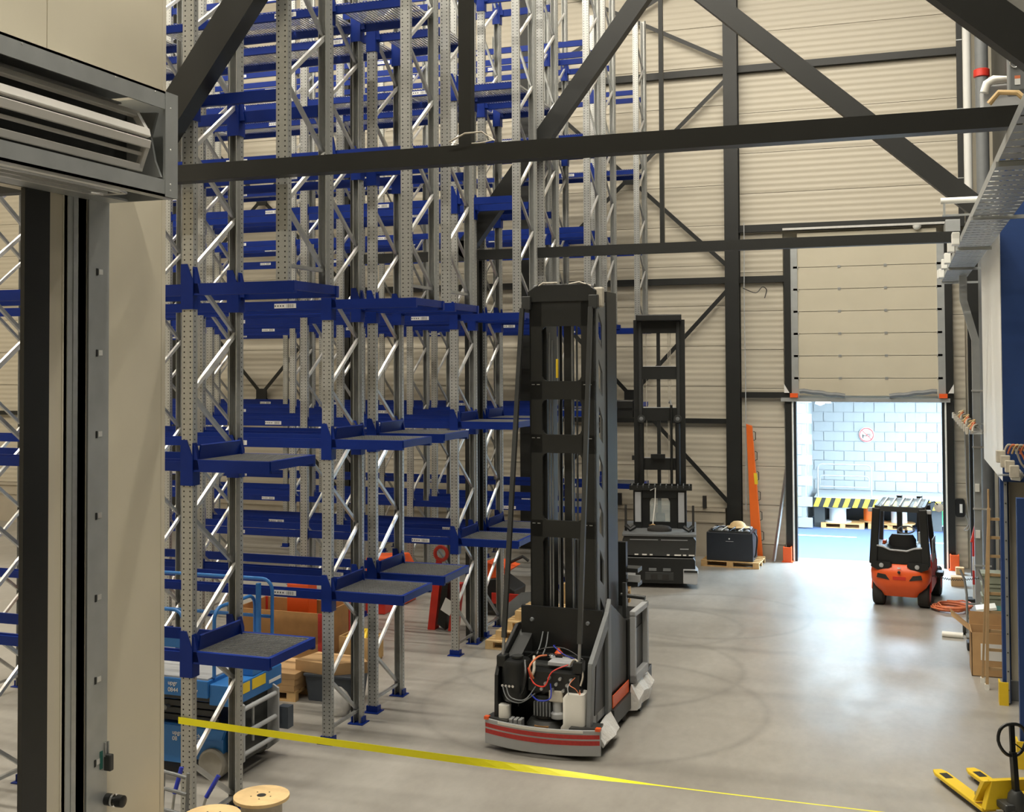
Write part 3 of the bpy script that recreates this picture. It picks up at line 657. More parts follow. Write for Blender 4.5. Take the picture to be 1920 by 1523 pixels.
for pts, r, mt in ((((-.5, .12, .8), (-.42, .08, .66), (-.25, .1, .62), (-.1, .2, .72)), .012, 'mid_grey'), (((-.45, .12, .8), (-.38, .08, .68), (-.2, .1, .66), (-.1, .22, .8)), .012, 'mid_grey'),
        (((-.2, .22, 1.02), (-.1, .15, .86), (.05, .14, .84), (.12, .2, 1.0), (.3, .3, 1.08)), .014, 'red'), (((-.15, .2, .7), (-.02, .12, .66), (.12, .14, .7), (.1, .2, .86)), .014, 'blue_handle'),
        (((-.25, .25, 1.1), (-.2, .13, .95), (-.22, .12, .8), (-.28, .2, .7)), .03, 'black_plastic'), (((.3, .35, 1.05), (.4, .28, 1.16), (.5, .25, 1.0), (.48, .22, .86)), .018, 'cable_grey'),
        (((-.3, .5, 1.08), (-.1, .5, 1.2), (.15, .6, 1.2), (.4, .6, 1.08)), .012, 'black_plastic'), (((-.12, .2, .9), (-.15, .14, 1.05), (-.1, .3, 1.14), (-.05, .5, 1.12)), .02, 'copper_cable'),
        (((.42, .2, .96), (.36, .16, .88), (.44, .14, .84), (.48, .2, .76), (.44, .28, .84)), .008, 'copper_cable'), (((-.3, .14, .56), (-.26, .1, .7), (-.2, .14, .8)), .008, 'black_plastic'),
        (((.36, .2, .9), (.34, .15, .84), (.36, .13, .76)), .01, 'light_grey'), (((-.18, .4, 1.12), (-.12, .22, 1.0), (-.16, .2, .9)), .03, 'cable_grey'),
        (((0, .7, 1.2), (.05, .5, 1.24), (.2, .45, 1.16), (.35, .5, 1.1)), .01, 'blue_handle'), (((-.25, .95, 1.3), (-.2, .7, 1.2), (-.18, .5, 1.12)), .014, 'mid_grey'), (((-.18, .95, 1.3), (-.12, .7, 1.2), (-.1, .5, 1.12)), .014, 'mid_grey')):
    cable(pts, r*.62, mt).build('cable', mt, t, smooth=True)
# mast
Y0, Y1, XL, XR, ZT = 1.02, 2.0, -.44, .46, 5.80
m = MB()
for x0, x1 in ((XL, XL+.17), (XR-.19, XR)): m.box(x0, x1, Y0, Y0+.05, .9, ZT-.12)
for z0, z1 in ((.9, 1.42), (2.52, 2.74), (3.62, 3.86), (4.32, 4.56), (5.28, ZT-.12)): m.box(XL, XR, Y0, Y0+.05, z0, z1)
# rounded window corners
for z0, z1 in ((1.42, 2.52), (2.74, 3.62), (3.86, 4.32), (4.56, 5.28)):
    for sx, x in ((1, XL+.17), (-1, XR-.19)):
        for sz, z in ((1, z0), (-1, z1)): m.prism([(x, z), (x+sx*.06, z), (x+sx*.02, z+sz*.02), (x, z+sz*.06)], 'y', Y0, Y0+.05)
m.build('mast_front_frame', 'black_steel', t)
for z in (2.62, 3.74, 4.44):
    for x in (XL+.05, XL+.12, XR-.14, XR-.07): MB().box(x-.02, x+.02, Y0-.006, Y0, z+.07, z+.08).build('weld_tab', 'galv', t)
m = MB(); m.box(XR-.02, XR, Y0, Y0+.16, .95, ZT-.2).box(XR-.02, XR, Y0+.34, Y0+.50, .95, ZT-.2)
zz = .95
while zz < ZT-.35:
    m.prism([(Y0+.16, zz+.18), (Y0+.34, zz), (Y0+.34, zz+.30), (Y0+.16, zz+.40)], 'x', XR-.02, XR); zz += .62
m.build('mast_side_plate', 'mid_grey', t)
m = MB(); m.box(XL, XL+.02, Y0, Y0+.5, .95, ZT-.2).build('mast_side_plate', 'black_steel', t)
for x0, x1, y0, y1, zt in ((XL+.0, XL+.06, Y0+.5, Y1, 5.7), (XR-.03, XR+.02, Y0+.5, Y1, 5.75), (XL+.12, XL+.2, Y0+.10, Y0+.34, 5.6), (XR-.22, XR-.16, Y0+.12, Y0+.34, 5.6), (-.03, .07, Y0+.2, Y0+.34, 5.5)):
    MB().box(x0, x1, y0, y1, .5, zt).build('mast_rail', 'black_steel', t)
for x, y, r, zt, mt in ((-.22, Y0+.16, .012, 5.2, 'galv'), (-.18, Y0+.16, .012, 5.1, 'galv'), (-.10, Y0+.2, .014, 5.4, 'mid_grey'), (.10, Y0+.16, .012, 5.5, 'galv'), (.12, Y0+.3, .014, 5.5, 'mid_grey'), (.28, Y0+.14, .01, 5.5, 'galv')):
    MB().cyl((x, y, 1.3), (x, y, zt), r, 8).build('lift_chain', mt, t)
MB().box(-.115, -.085, Y0+.12, Y0+.14, 4.6, 4.85).build('yellow_tag', 'yellow_sticker', t)
MB().box(-.1, -.07, Y0+.24, Y0+.26, 1.4, 5.5).build('cable_guide', 'black_plastic', t)
m = MB().prism([(XL-.02, ZT-.2), (XR+.02, ZT-.2), (XR+.02, ZT-.06), (XR-.1, ZT+.03), (XL+.12, ZT+.03), (XL-.02, ZT-.06)], 'y', Y0-.02, Y0+.06); m.build('mast_head', 'black_steel', t, bev=.01)
for x in (XL+.05, XL+.2, XR-.22, XR-.06): MB().lathe([(.055, -.025), (.06, 0), (.055, .025)], (x, Y0+.12, ZT-.02), 14, 'x').build('chain_pulley', 'dark_grey', t, smooth=True)
for x in (XL-.04, XR-.02): MB().box(x-.05, x+.07, Y0-.06, Y0+.06, ZT-.30, ZT-.12).build('stay_bracket', 'dark_grey', t, bev=.01)
MB().box(XR-.03, XR+.10, Y0+.02, Y0+.12, ZT-.28, ZT-.02).build('pulley_cover', 'cable_grey', t, bev=.02)
MB().tube([(XL+.08, Y0, ZT-.02), (XL+.2, Y0-.02, ZT+.05), (XL+.4, Y0-.02, ZT+.05)], .012, 6).build('hose', 'cable_grey', t, smooth=True)
MB().tube([(XR-.35, Y0, ZT+.03), (XR-.2, Y0-.02, ZT+.05), (XR-.05, Y0, ZT)], .012, 6).build('hose', 'cable_grey', t, smooth=True)
for xa, xb in ((XL-.08, XL-.12), (XR-.04, XR-.02)):
    a, b = Vector((xa, Y0-.06, ZT-.28)), Vector((xb, .30, 1.12)); c = a+(b-a)*.95
    MB().bar(a, c, .055, .055, (0, 1, 0)).build('stay_rod', 'dark_grey', t); MB().cyl(c, b, .02, 10).build('stay_end', 'galv', t)
    MB().box(xb-.06, xb+.06, .22, .38, 1.0, 1.14).build('stay_foot', 'black_plastic', t, bev=.015)
for x in (-.40, .36): MB().lathe([(.03, 0), (.02, -.03)], (x, .95, 1.45), 10, 'y').build('mount_bolt', 'mid_grey', t)
# operator cab and turret forks behind the mast
MB().box(-.60, .62, 2.0, 3.3, .10, .38).build('cab_floor', 'black_plastic', t)
MB().box(.10, .62, 2.02, 2.85, .38, 1.30).build('cab_side', 'black_plastic', t, bev=.02)
m = MB(); m.box(.62, .70, 2.05, 2.12, .42, 1.36).box(.62, .70, 2.75, 2.82, .42, 1.40).box(.62, .70, 2.05, 2.82, .42, .54).box(.62, .70, 2.05, 2.82, 1.32, 1.40); m.build('cab_frame', 'light_grey', t, bev=.01)
MB().box(.56, .63, 2.2, 2.7, .6, 1.1).build('cab_panel', 'dark_grey', t)
MB().cyl((.66, 2.8, 1.44), (.30, 2.8, 1.46), .03, 10).build('cab_handle', 'dark_grey', t)
MB().box(.52, .57, 2.06, 2.11, 1.28, 1.78).build('cab_post', 'dark_grey', t)
MB().loft([[(.62, y, .08), (.74+.02*math.sin(y*13), y, .10), (.77, y, .26+.03*math.sin(y*9)), (.66, y, .42+.02*math.sin(y*17))] for y in (1.95, 2.1, 2.25, 2.4, 2.55, 2.7, 2.85)]).build('wrapping_film', 'white_film', t)
MB().lathe([(.05, -.06), (.14, -.05), (.14, .05), (.05, .06)], (.66, 2.3, .14), 18, 'x').build('wheel', 'dark_grey', t, smooth=True)
MB().box(-.5, .35, 2.9, 3.0, 1.0, 2.2).build('fork_carriage', 'black_steel', t)
for z in (1.55, 1.75): MB().box(.1, .50, 3.0, 3.25, z, z+.06).build('fork', 'dark_grey', t)
MB().box(.36, .54, 2.98, 3.0, 1.62, 1.72).build('fork_plate', 'light_grey', t)

# ------------------------------------------------------------------ farther lift truck, rear towards us
t = empty('lift_truck', (-4.98, 24.0, 0), 'tall black lift truck parked facing the viewer near the far wall', 'lift truck', None, R(10))
MB().prism([(-.76, .1), (.76, .1), (.76, .60), (.72, .66), (-.72, .66), (-.76, .60)], 'y', .0, 1.9).build('lower_body', 'black_plastic', t, bev=.03)
MB().box(-.30, .30, -.012, .0, .17, .34).build('tow_plate', 'dark_grey', t, bev=.01)
for x in (-.22, .08): MB().box(x, x+.16, -.02, -.01, .37, .43).build('reflector', 'mid_grey', t)
for x in (-.18, .06): MB().box(x, x+.14, -.03, -.012, .2, .3).build('tow_slot', 'rubber', t)
for sx in (-1, 1): MB().prism([(sx*.50, .12), (sx*.80, .10), (sx*.82, .34), (sx*.76, .42), (sx*.50, .42)], 'y', -.06, .5).build('corner_pad', 'light_grey', t, bev=.015)
MB().box(.52, .80, -.08, -.06, .36, .40).build('corner_strap', 'black_plastic', t)
MB().prism([(-.76, .68), (.76, .68), (.78, 1.02), (.72, 1.10), (-.72, 1.10), (-.78, 1.02)], 'y', -.01, 1.9).build('upper_body', 'dark_grey', t, bev=.02)
MB().box(-.78, .78, -.05, 1.9, 1.10, 1.16).build('cover_lip', 'mid_grey', t, bev=.012)
for x0, x1 in ((-.62, -.02), (.04, .60)): MB().box(x0, x1, -.02, -.01, 1.02, 1.035).build('trim_line', 'light_grey', t)
for x0, x1 in ((-.52, -.44), (-.36, -.26), (-.2, -.14), (.16, .22), (.32, .46), (.5, .57), (.62, .74)): MB().box(x0, x1, -.03, -.0, .70, .725).build('clip', 'white_plastic', t)
MB().box(.44, .62, -.02, -.01, .83, .85).build('badge', 'light_grey', t)
for x in (-.5, .5): MB().lathe([(.05, -.1), (.14, -.09), (.14, .09), (.05, .1)], (x, .6, .14), 18, 'x').build('wheel', 'rubber', t, smooth=True)
# cab with two pale strips and a window
MB().box(-.58, -.38, .75, 1.5, 1.16, 2.0).box(.38, .58, .75, 1.5, 1.16, 2.0).box(-.38, .38, .75, .85, 1.82, 2.0).build('cab_pillars', 'black_plastic', t, bev=.01)
for x in (-.54, .40): MB().box(x, x+.13, .73, .75, 1.30, 1.95).build('cab_strip', 'light_grey', t)
m = MB(); m.box(-.38, -.22, .80, .84, 1.16, 1.84).box(.22, .38, .80, .84, 1.16, 1.84).box(-.22, .22, .80, .84, 1.16, 1.30)
for sx in (-1, 1): m.prism([(sx*.22, 1.84), (sx*.22, 1.74), (sx*.19, 1.80), (sx*.12, 1.84)], 'y', .80, .84)
m.build('window_frame', 'black_plastic', t)
MB().box(-.22, .22, .815, .825, 1.30, 1.84).build('window_pane', 'glass', t)
MB().box(-.1, .1, 1.0, 1.25, 1.2, 1.45).build('seat', 'seat_black', t, bev=.04)
MB().loft([[(x*s, .35+y*s*.5, z) for x, y in circ(14, .26)] for z, s in ((1.16, 1), (1.22, 1.02), (1.27, .8), (1.29, .3))]).build('cover_bundle', 'rubber', t, smooth=True)
for sx in (-1, 1):
    MB().box(sx*.72-.025, sx*.72+.025, .3, .34, 1.16, 1.72).build('corner_bar', 'rubber', t)
    MB().tube([(sx*.72, .3, 1.28), (sx*.62, .25, 1.2), (sx*.52, .3, 1.26)], .05, 8).build('arm_rest', 'black_plastic', t, smooth=True)
MB().box(-.66, .70, .7, 1.1, 2.0, 2.05).box(-.66, .70, .68, .72, 2.0, 2.10).box(-.66, .70, 1.08, 1.12, 2.0, 2.1).build('overhead_guard', 'black_steel', t)
for k in range(11): MB().box(-.62+k*.125, -.60+k*.125, .68, 1.12, 2.05, 2.11).build('guard_rib', 'mid_grey', t)
MB().tube([(-.2, .64, 2.0), (-.09, .62, 2.06), (-.1, .6, 1.7), (-.14, .45, 1.36), (-.14, .42, 1.28)], .012, 6).build('rope', 'white_plastic', t, smooth=True)
MB().tube([(-.22, .42, 1.27), (-.14, .40, 1.30), (-.06, .42, 1.26), (-.14, .44, 1.24)], .014, 6, close=True).build('rope_knot', 'wood', t, smooth=True)
for sx in (-1, 1):
    MB().box(sx*.47-.10, sx*.47+.10, 1.15, 1.35, .4, 5.75).build('mast_upright', 'black_steel', t)
    MB().box(sx*.42-.03, sx*.42+.03, 1.08, 1.15, .4, 5.7).build('mast_rail', 'dark_grey', t)
    MB().cyl((sx*.40, 1.05, 1.2), (sx*.40, 1.05, 3.45), .055, 12).build('lift_cylinder', 'black_steel', t)
    MB().lathe([(.02, -.03), (.085, -.03), (.085, .03), (.02, .03)], (sx*.40, 1.0, 3.55), 16, 'y').build('cylinder_head', 'dark_grey', t, smooth=True)
    MB().lathe([(.02, -.032), (.045, -.036), (.02, -.04)], (sx*.40, 1.0, 3.55), 12, 'y').build('cylinder_bolt', 'mid_grey', t)
    MB().lathe([(.05, -.02), (.06, 0), (.05, .02)], (sx*.46, 1.2, 5.8), 14, 'x').build('chain_pulley', 'dark_grey', t, smooth=True)
MB().box(-.06, .02, 1.18, 1.3, .5, 5.5).build('centre_rail', 'black_steel', t)
for z0, z1 in ((5.45, 5.75), (4.42, 4.70), (3.50, 3.78), (2.40, 2.66), (1.9, 2.05)): MB().box(-.5, .5, 1.16, 1.24, z0, z1).build('mast_crossbar', 'black_steel', t)
for z in (4.71, 3.79, 2.67): MB().box(-.36, .36, 1.15, 1.2, z-.008, z+.008).build('crossbar_edge', 'light_grey', t)
for x in (-.29, .19, .22, .25): MB().cyl((x, 1.2, 1.3), (x, 1.2, 5.5), .008, 6).build('lift_chain', 'cable_grey', t)
MB().cyl((.26, 1.06, 2.1), (.26, 1.06, 3.85), .03, 10).build('hose_reel', 'black_steel', t)
MB().tube([(.26, 1.06, 3.85), (.24, 1.04, 3.95), (.21, 1.1, 3.9)], .02, 6).build('hose', 'light_grey', t, smooth=True)
MB().box(-1.0, -.58, 1.2, 1.5, 3.55, 3.95).build('side_box', 'black_plastic', t, bev=.02)
MB().box(-1.25, -.58, 1.2, 1.3, 3.72, 3.78).build('side_arm', 'black_steel', t)
MB().box(-.62, -.56, 1.1, 1.15, 2.62, 2.72).build('side_lug', 'black_steel', t)
MB().box(-.2, .12, 1.02, 1.1, 2.66, 2.76).build('carriage_block', 'black_plastic', t)
MB().box(-.5, .5, .85, 1.15, 5.72, 5.86).build('mast_head', 'black_steel', t, bev=.02)

# ------------------------------------------------------------------ orange forklift by the dock door
t = empty('forklift', (-.15, 23.35, 0), 'orange counterbalance forklift with an open cab seen from behind', 'forklift', None, R(-6))
def plan(w, y0, y1, r): return rrect(-w, w, y0, y1, r, 5)
prof = [(.22, .32, .16, .10), (.30, .36, .10, .14), (.40, .47, .03, .2), (.52, .545, .0, .24), (.68, .56, .0, .26), (.76, .55, .02, .26), (.84, .50, .08, .26), (.88, .44, .16, .22)]
MB().loft([[(x, y, z) for x, y in plan(w_, y0, .95, r)] for z, w_, y0, r in prof]).build('counterweight', 'orange', t, smooth=True)
for sx in (-1, 1):
    MB().prism([(sx*.18, .56), (sx*.42, .60), (sx*.40, .68), (sx*.25, .66)], 'y', -.012, .04).build('vent_slot', 'rubber', t)
    MB().prism([(sx*.14, .84), (sx*.20, .78), (sx*.40, .74), (sx*.53, .80), (sx*.52, .90), (sx*.16, .90)], 'y', .02, .3).build('lamp_housing', 'black_plastic', t, smooth=True)
    MB().lathe([(.045, -.03), (.04, -.05), (.01, -.055)], (sx*.33, .05, .83), 12, 'y').build('tail_lamp', 'light_grey', t, smooth=True)
MB().box(-.12, .12, -.01, .03, .57, .63).build('grille', 'red', t)
MB().lathe([(.02, 0), (.03, -.03), (.01, -.04)], (0, .0, .72), 10, 'y').build('tow_pin', 'black_plastic', t)
MB().box(-.03, .03, -.004, .0, .78, .81).build('badge', 'label_white', t)
MB().prism([(-.5, .86), (.5, .86), (.48, 1.20), (.30, 1.17), (.15, 1.12), (-.15, 1.12), (-.30, 1.18), (-.48, 1.20)], 'y', .10, .9).build('engine_hood', 'black_plastic', t)
MB().tube([(-.42, .09, 1.20), (-.3, .09, 1.18), (-.17, .08, 1.13), (.14, .08, 1.12), (.27, .09, 1.17), (.42, .09, 1.19)], .018, 8).build('hood_edge', 'light_grey', t, smooth=True)
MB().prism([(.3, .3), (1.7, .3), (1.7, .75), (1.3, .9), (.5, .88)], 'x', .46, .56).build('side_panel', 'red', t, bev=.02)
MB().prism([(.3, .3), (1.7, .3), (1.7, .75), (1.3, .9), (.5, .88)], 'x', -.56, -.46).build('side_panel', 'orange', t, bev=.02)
MB().box(.555, .57, .55, 1.2, .86, 1.30).build('side_door', 'light_grey', t)
MB().box(.568, .578, .8, 1.0, 1.0, 1.2).build('side_vent', 'black_plastic', t)
MB().box(-.5, .5, .9, 2.0, .25, .55).build('frame', 'black_plastic', t)
for x, y, r, mt in ((-.42, .42, .25, 'tyre'), (.42, .42, .25, 'tyre'), (-.48, 1.75, .30, 'tyre'), (.52, 1.75, .30, 'tyre')):
    MB().lathe([(.1, -.10), (r-.03, -.11), (r, -.08), (r, .08), (r-.03, .11), (.1, .10)], (x, y, r), 22, 'x').build('tyre', 'rubber', t, smooth=True)
    s = 1 if x > 0 else -1
    MB().lathe([(.02, -.02), (.13, -.02), (.15, .01), (.02, .02)], (x+s*.10, y, r), 16, 'x').build('wheel_rim', 'red', t, smooth=True)
for sx in (-1, 1):
    MB().bar((sx*.49, .12, .84), (sx*.43, .20, 1.92), .15, .13, (0, 1, 0)).build('cab_pillar', 'black_plastic', t, bev=.015)
    MB().bar((sx*.52, 1.45, .8), (sx*.44, 1.1, 1.92), .09, .1, (0, 1, 0)).build('cab_pillar', 'black_plastic', t)
    MB().bar((sx*.44, .2, 1.94), (sx*.44, 1.15, 2.0), .06, .06).build('roof_rail', 'dark_grey', t)
    MB().box(sx*.52-.07, sx*.52+.07, .16, .24, 1.84, 1.92).build('work_lamp', 'light_grey', t, bev=.015)
MB().box(-.44, .44, .16, .26, 1.86, 1.96).box(-.44, .44, 1.1, 1.16, 1.96, 2.02).build('roof_bar', 'dark_grey', t)
MB().prism([(.20, 1.955), (1.14, 2.015), (1.14, 2.03), (.20, 1.97)], 'x', -.40, .40).build('roof_pane', 'glass', t)
for k in range(5): MB().bar((-.32+k*.16, .2, 1.97), (-.32+k*.16, 1.14, 2.03), .03, .03).build('roof_slat', 'light_grey', t)
MB().loft([[(x*.26, .62+y*.08+z*.12, 1.02+z) for x, y in circ(16, 1)] for z in (0, .1, .25)]+[[(x*.2, .66+y*.07, 1.36) for x, y in circ(16, 1)]]).build('seat_back', 'seat_black', t, smooth=True)
MB().box(-.27, .27, .66, 1.15, .92, 1.05).build('seat_cushion', 'seat_black', t, bev=.04)
MB().box(-.36, -.30, .5, .7, 1.0, 1.24).build('seat_belt', 'orange', t)
MB().tube([(.0+.16*math.cos(a), 1.32+.10*math.sin(a), 1.36+.06*math.sin(a)) for a in [2*math.pi*i/20 for i in range(20)]], .014, 6, close=True).build('steering_wheel', 'mid_grey', t, smooth=True)
MB().bar((0, 1.32, 1.35), (0, 1.55, .8), .05, .05).build('steering_column', 'black_plastic', t)
MB().box(.22, .38, .9, 1.3, 1.0, 1.16).build('control_console', 'light_grey', t, bev=.02)
MB().cyl((.28, 1.1, 1.16), (.28, 1.1, 1.36), .03, 10).build('beaker', 'white_plastic', t)
for x in (-.2, .2): MB().box(x-.05, x+.05, 1.95, 2.12, .1, 1.98).build('mast_rail', 'black_steel', t)
MB().lathe([(.015, .01), (.09, 0), (.09, -.02), (.015, -.03)], (.64, 1.2, 1.86), 16, 'y').build('mirror', 'lamp_white', t, smooth=True)
MB().tube([(.46, 1.1, 1.94), (.56, 1.15, 1.98), (.64, 1.19, 1.9)], .012, 6).build('mirror_arm', 'black_plastic', t, smooth=True)
MB().box(.56, .70, 1.2, 1.5, .48, .56).build('step', 'black_plastic', t)
hx = [(-.15+.60+i*.0095, 23.75+.0*i, .62-.06*math.sin(math.pi*i/90)+.018*math.cos(i*1.45)) for i in range(91)]
single(MB().tube([(p[0], p[1]+.018*math.sin(i*1.45), p[2]) for i, p in enumerate(hx)], .006, 5).build('charging_cable', 'black_plastic', smooth=True), 'thin coiled black cable stretched from the forklift to the wall', 'cable')

# ------------------------------------------------------------------ blue scissor lift in the first aisle
t = empty('scissor_lift', (-8.65, 11.40, 0), 'blue scissor lift with folded arms parked in the first rack aisle', 'scissor lift')
MB().prism([(-1.2, .16), (.72, .16), (.78, .40), (.86, .47), (1.16, .47), (1.2, .58), (-1.2, .60)], 'y', .0, .06).build('base_skirt', 'blue_lift', t)
MB().box(-1.2, 1.15, .06, 1.05, .2, .56).build('base', 'blue_lift', t)
MB().box(-1.2, 1.2, 1.05, 1.10, .2, .58).build('base_skirt', 'blue_lift', t)
for x in (-.85, 1.02):
    for y in (.08, 1.02):
        MB().lathe([(.02, -.07), (.12, -.07), (.15, -.08), (.178, -.06), (.178, .06), (.15, .08), (.12, .06), (.02, .05)], (x, y, .178), 24, 'y').build('wheel', 'tyre_grey', t, smooth=True)
for k in range(4):
    for y in (.12, .9): MB().box(-1.15, 1.05, y, y+.05, .60+k*.085, .67+k*.085).build('scissor_arm', 'dark_grey', t, bev=.008)
for x in (-.6, .35): MB().cyl((x, .06, .76), (x, .98, .76), .03, 10).build('arm_pin', 'mid_grey', t)
MB().box(-1.25, 1.0, -.03, 1.08, .94, 1.14).build('platform_skirt', 'blue_lift', t, bev=.01)
MB().box(-1.22, .98, 0, 1.05, 1.14, 1.16).build('platform_deck', 'light_grey', t)
MB().box(-.25, -.235, 0, 1.05, 1.16, 1.164).build('deck_seam', 'dark_grey', t)
MB().box(1.0, 1.32, .0, 1.08, .86, 1.10).build('platform_end', 'blue_lift', t, bev=.01)
MB().box(1.0, 1.3, .45, 1.08, 1.10, 1.24).build('platform_end', 'blue_lift', t, bev=.01)
for y in (.05, .40): MB().box(1.32, 1.324, y, y+.3, .96, 1.08).build('warning_sticker', 'yellow_sticker', t)
MB().box(1.32, 1.324, .78, 1.05, .93, .97).build('plate', 'label_white', t)
MB().box(-.50, -.38, -.005, .0, .30, .42).build('warning_sticker', 'yellow_sticker', t)
MB().box(.72, .80, -.006, .0, .48, .56).build('plate', 'label_white', t)
MB().box(-.12, -.02, -.004, .0, .24, .33).build('port', 'rubber', t)
# entry ladder at the end
for y in (.10, .86): MB().prism([(1.24, .10), (1.40, .22), (1.40, .86), (1.24, .95)], 'y', y, y+.03).build('ladder_side', 'light_grey', t)
for z in (.28, .52, .80): MB().cyl((1.36, .12, z), (1.36, .87, z), .028, 10).build('ladder_rung', 'light_grey', t)
MB().box(1.2, 1.25, .1, .9, .14, .9).build('ladder_back', 'dark_grey', t)
MB().cyl((1.30, .45, .35), (1.30, .45, .8), .02, 8).build('cylinder', 'galv', t)
MB().box(1.36, 1.50, .92, 1.05, .36, .62).build('charger_box', 'bin_grey', t)
# guard rails
def hoop(p, r=.022): return MB().tube(p, r, 8)
def corner(a, b, c, r=.14, n=5):
    a, b, c = Vector(a), Vector(b), Vector(c); u = (a-b).normalized()*r; v = (c-b).normalized()*r
    return [b+u*(1-math.sin(i/n*math.pi/2))+v*(1-math.cos(i/n*math.pi/2)) for i in range(n+1)]
hoop([(-1.25, 1.02, 2.14)]+corner((-1.25, 1.02, 2.14), (1.22, 1.02, 2.14), (1.22, 1.02, 1.2))+[(1.22, 1.02, 1.15)]).build('guard_rail', 'blue_lift', t, smooth=True)
hoop([(-1.25, 1.02, 1.68), (1.2, 1.02, 1.68)]).build('guard_rail', 'blue_lift', t, smooth=True)
hoop([(-1.25, .04, 1.92)]+corner((-1.25, .04, 1.92), (.62, .04, 1.92), (.62, .04, 1.2))+[(.62, .04, 1.15)]).build('guard_rail', 'blue_lift', t, smooth=True)
hoop([(-.2, .04, 1.15), (-.2, .04, 1.9), (-.45, 1.02, 2.12)]).build('guard_rail', 'blue_lift', t, smooth=True)
hoop([(1.0, .10, 1.15)]+corner((1.0, .10, 1.2), (1.0, .10, 1.95), (1.0, .9, 1.95))+corner((1.0, .1, 1.95), (1.0, .98, 1.95), (1.0, .98, 1.2))+[(1.0, .98, 1.15)]).build('guard_rail', 'blue_lift', t, smooth=True)
MB().box(1.06, 1.10, .90, .96, 1.15, 2.10).build('gate_post', 'blue_lift', t)
MB().box(-1.3, 1.1, -.035, .0, 1.50, 1.62).build('toe_rail', 'blue_lift', t)
XR90 = (R(90), 0, 0)
for s, x, z, sz in (('up', .26, .48, .10), ('upgr', .50, .485, .07), ('08', .50, .415, .07), ('ch', .82, .47, .07), ('807', .84, .41, .07)): text(s, sz, 'label_white', t, (x, -.004, z), XR90)
for s, x, z, sz in (('up', .24, 1.02, .10), ('upgr', .46, 1.065, .07), ('0844', .46, .985, .07), ('07', .80, .985, .07)): text(s, sz, 'label_white', t, (x, -.034, z), XR90)

# ------------------------------------------------------------------ things on the floor among the racks
cb = empty('wooden_crate', (-9.62, 16.25, 0), 'open brown plywood crate with dark corner posts behind the scissor lift', 'crate')
for a in ((-.8, .8, 0, .02), (-.8, .8, .93, .95)): MB().box(a[0], a[1], a[2], a[3], .1, .82).build('side_board', 'plywood', cb)
for a in (-.8, .78): MB().box(a, a+.02, .02, .93, .1, .82).build('end_board', 'plywood', cb)
for x in (-.81, .74):
    for y in (-.02, .92): MB().box(x, x+.07, y, y+.05, 0, .82).build('corner_post', 'red_tape', cb)
MB().box(-.8, .8, 0, .95, .08, .1).build('base_board', 'wood', cb)
rc = empty('red_cabinet', (-9.55, 16.95, .1), 'bright red metal cabinet standing in the plywood crate', 'cabinet')
MB().box(-.22, .18, -.15, .15, 0, 1.05).build('body', 'orange', rc, bev=.01); MB().box(.0, .18, -.15, .15, 1.05, 1.17).build('top', 'orange', rc, bev=.01)
pallet((-8.95, 14.8, 0), 'grey-brown pallet carrying flattened cartons behind the scissor lift', 'floor pallets', 1.4, .86, R(2), 'wood')
cs = empty('carton_stack', (-8.95, 14.8, .145), 'stack of flat cardboard cartons lying on the pallet', 'cartons')
for k in range(3): MB().box(-.66+.02*k, .70+.01*k, -.42, .42-.02*k, k*.085, k*.085+.082).build('flat_carton', 'cardboard', cs)
bn = empty('storage_bin', (-7.78, 14.78, 0), 'dark blue-grey open plastic bin between two rack legs', 'bin')
rr = lambda z, e: [(x, y, z) for x, y in rrect(-.36-e, .36+e, -.26-e, .26+e, .04)]
MB().loft([rr(0, -.02), rr(.38, .02)]).build('body', 'bin_grey', bn); MB().loft([rr(.36, .035), rr(.385, .035)]).build('rim', 'bin_grey', bn)
single(MB().loft([[(x, y, z) for x, y in ((-.5, -.2), (.1, -.3), (.55, .0), (.35, .25), (-.4, .3))] for z in (0, .1, .16)]).build('folded_carton', 'cardboard', loc=(-7.85, 14.8, .386)), 'crumpled brown carton lying on top of the dark bin', 'carton')
single(MB().loft([[(x*s, y*s*.8, z) for x, y in circ(14, .2)] for z, s in ((0, .8), (.08, 1.05), (.2, 1), (.3, .7), (.36, .35))]).build('plastic_bag', 'white_film', loc=(-7.42, 14.1, 0), smooth=True), 'white plastic bag on the floor beside the dark bin', 'bag')
yc = empty('tool_crate', (-8.40, 16.8, 0), 'small wooden tray heaped with yellow straps near the plywood crate', 'crate')
MB().box(-.3, .3, -.2, -.18, .05, .4).box(-.3, .3, .18, .2, .05, .4).box(-.3, -.28, -.18, .18, .05, .4).box(.28, .3, -.18, .18, .05, .4).box(-.3, .3, -.2, .2, .03, .05).build('tray', 'wood', yc)
for sx in (-1, 1): MB().box(sx*.25-.03, sx*.25+.03, -.2, .2, 0, .04).build('foot', 'wood', yc)
for k in range(5): cable([(-.2+.08*k, -.12, .36), (-.1+.05*k, .05, .46), (.05+.04*k, .1, .42), (.1, -.1+.03*k, .38)], .03, 'yellow').build('strap', 'yellow', yc, smooth=True)
rm = empty('reach_truck_part', (-7.95, 19.15, 0), 'red reach truck frame with a black plate standing behind the fourth rack', 'machine part')
for x in (-.25, .15): MB().prism([(x, 0), (x+.14, 0), (x+.24, .85), (x+.10, .85)], 'y', -.1, .1).build('leg', 'red', rm)
MB().prism([(-.05, .12), (.1, .02), (.16, .85), (.05, .85)], 'y', -.12, .3).build('plate', 'black_plastic', rm)
MB().prism([(.02, .38), (.2, .28), (.3, .5), (.12, .6)], 'y', -.14, -.125).build('paper_tag', 'label_white', rm)
MB().bar((-.15, 0, .85), (-.05, 0, 1.25), .06, .1).build('lever', 'red', rm)
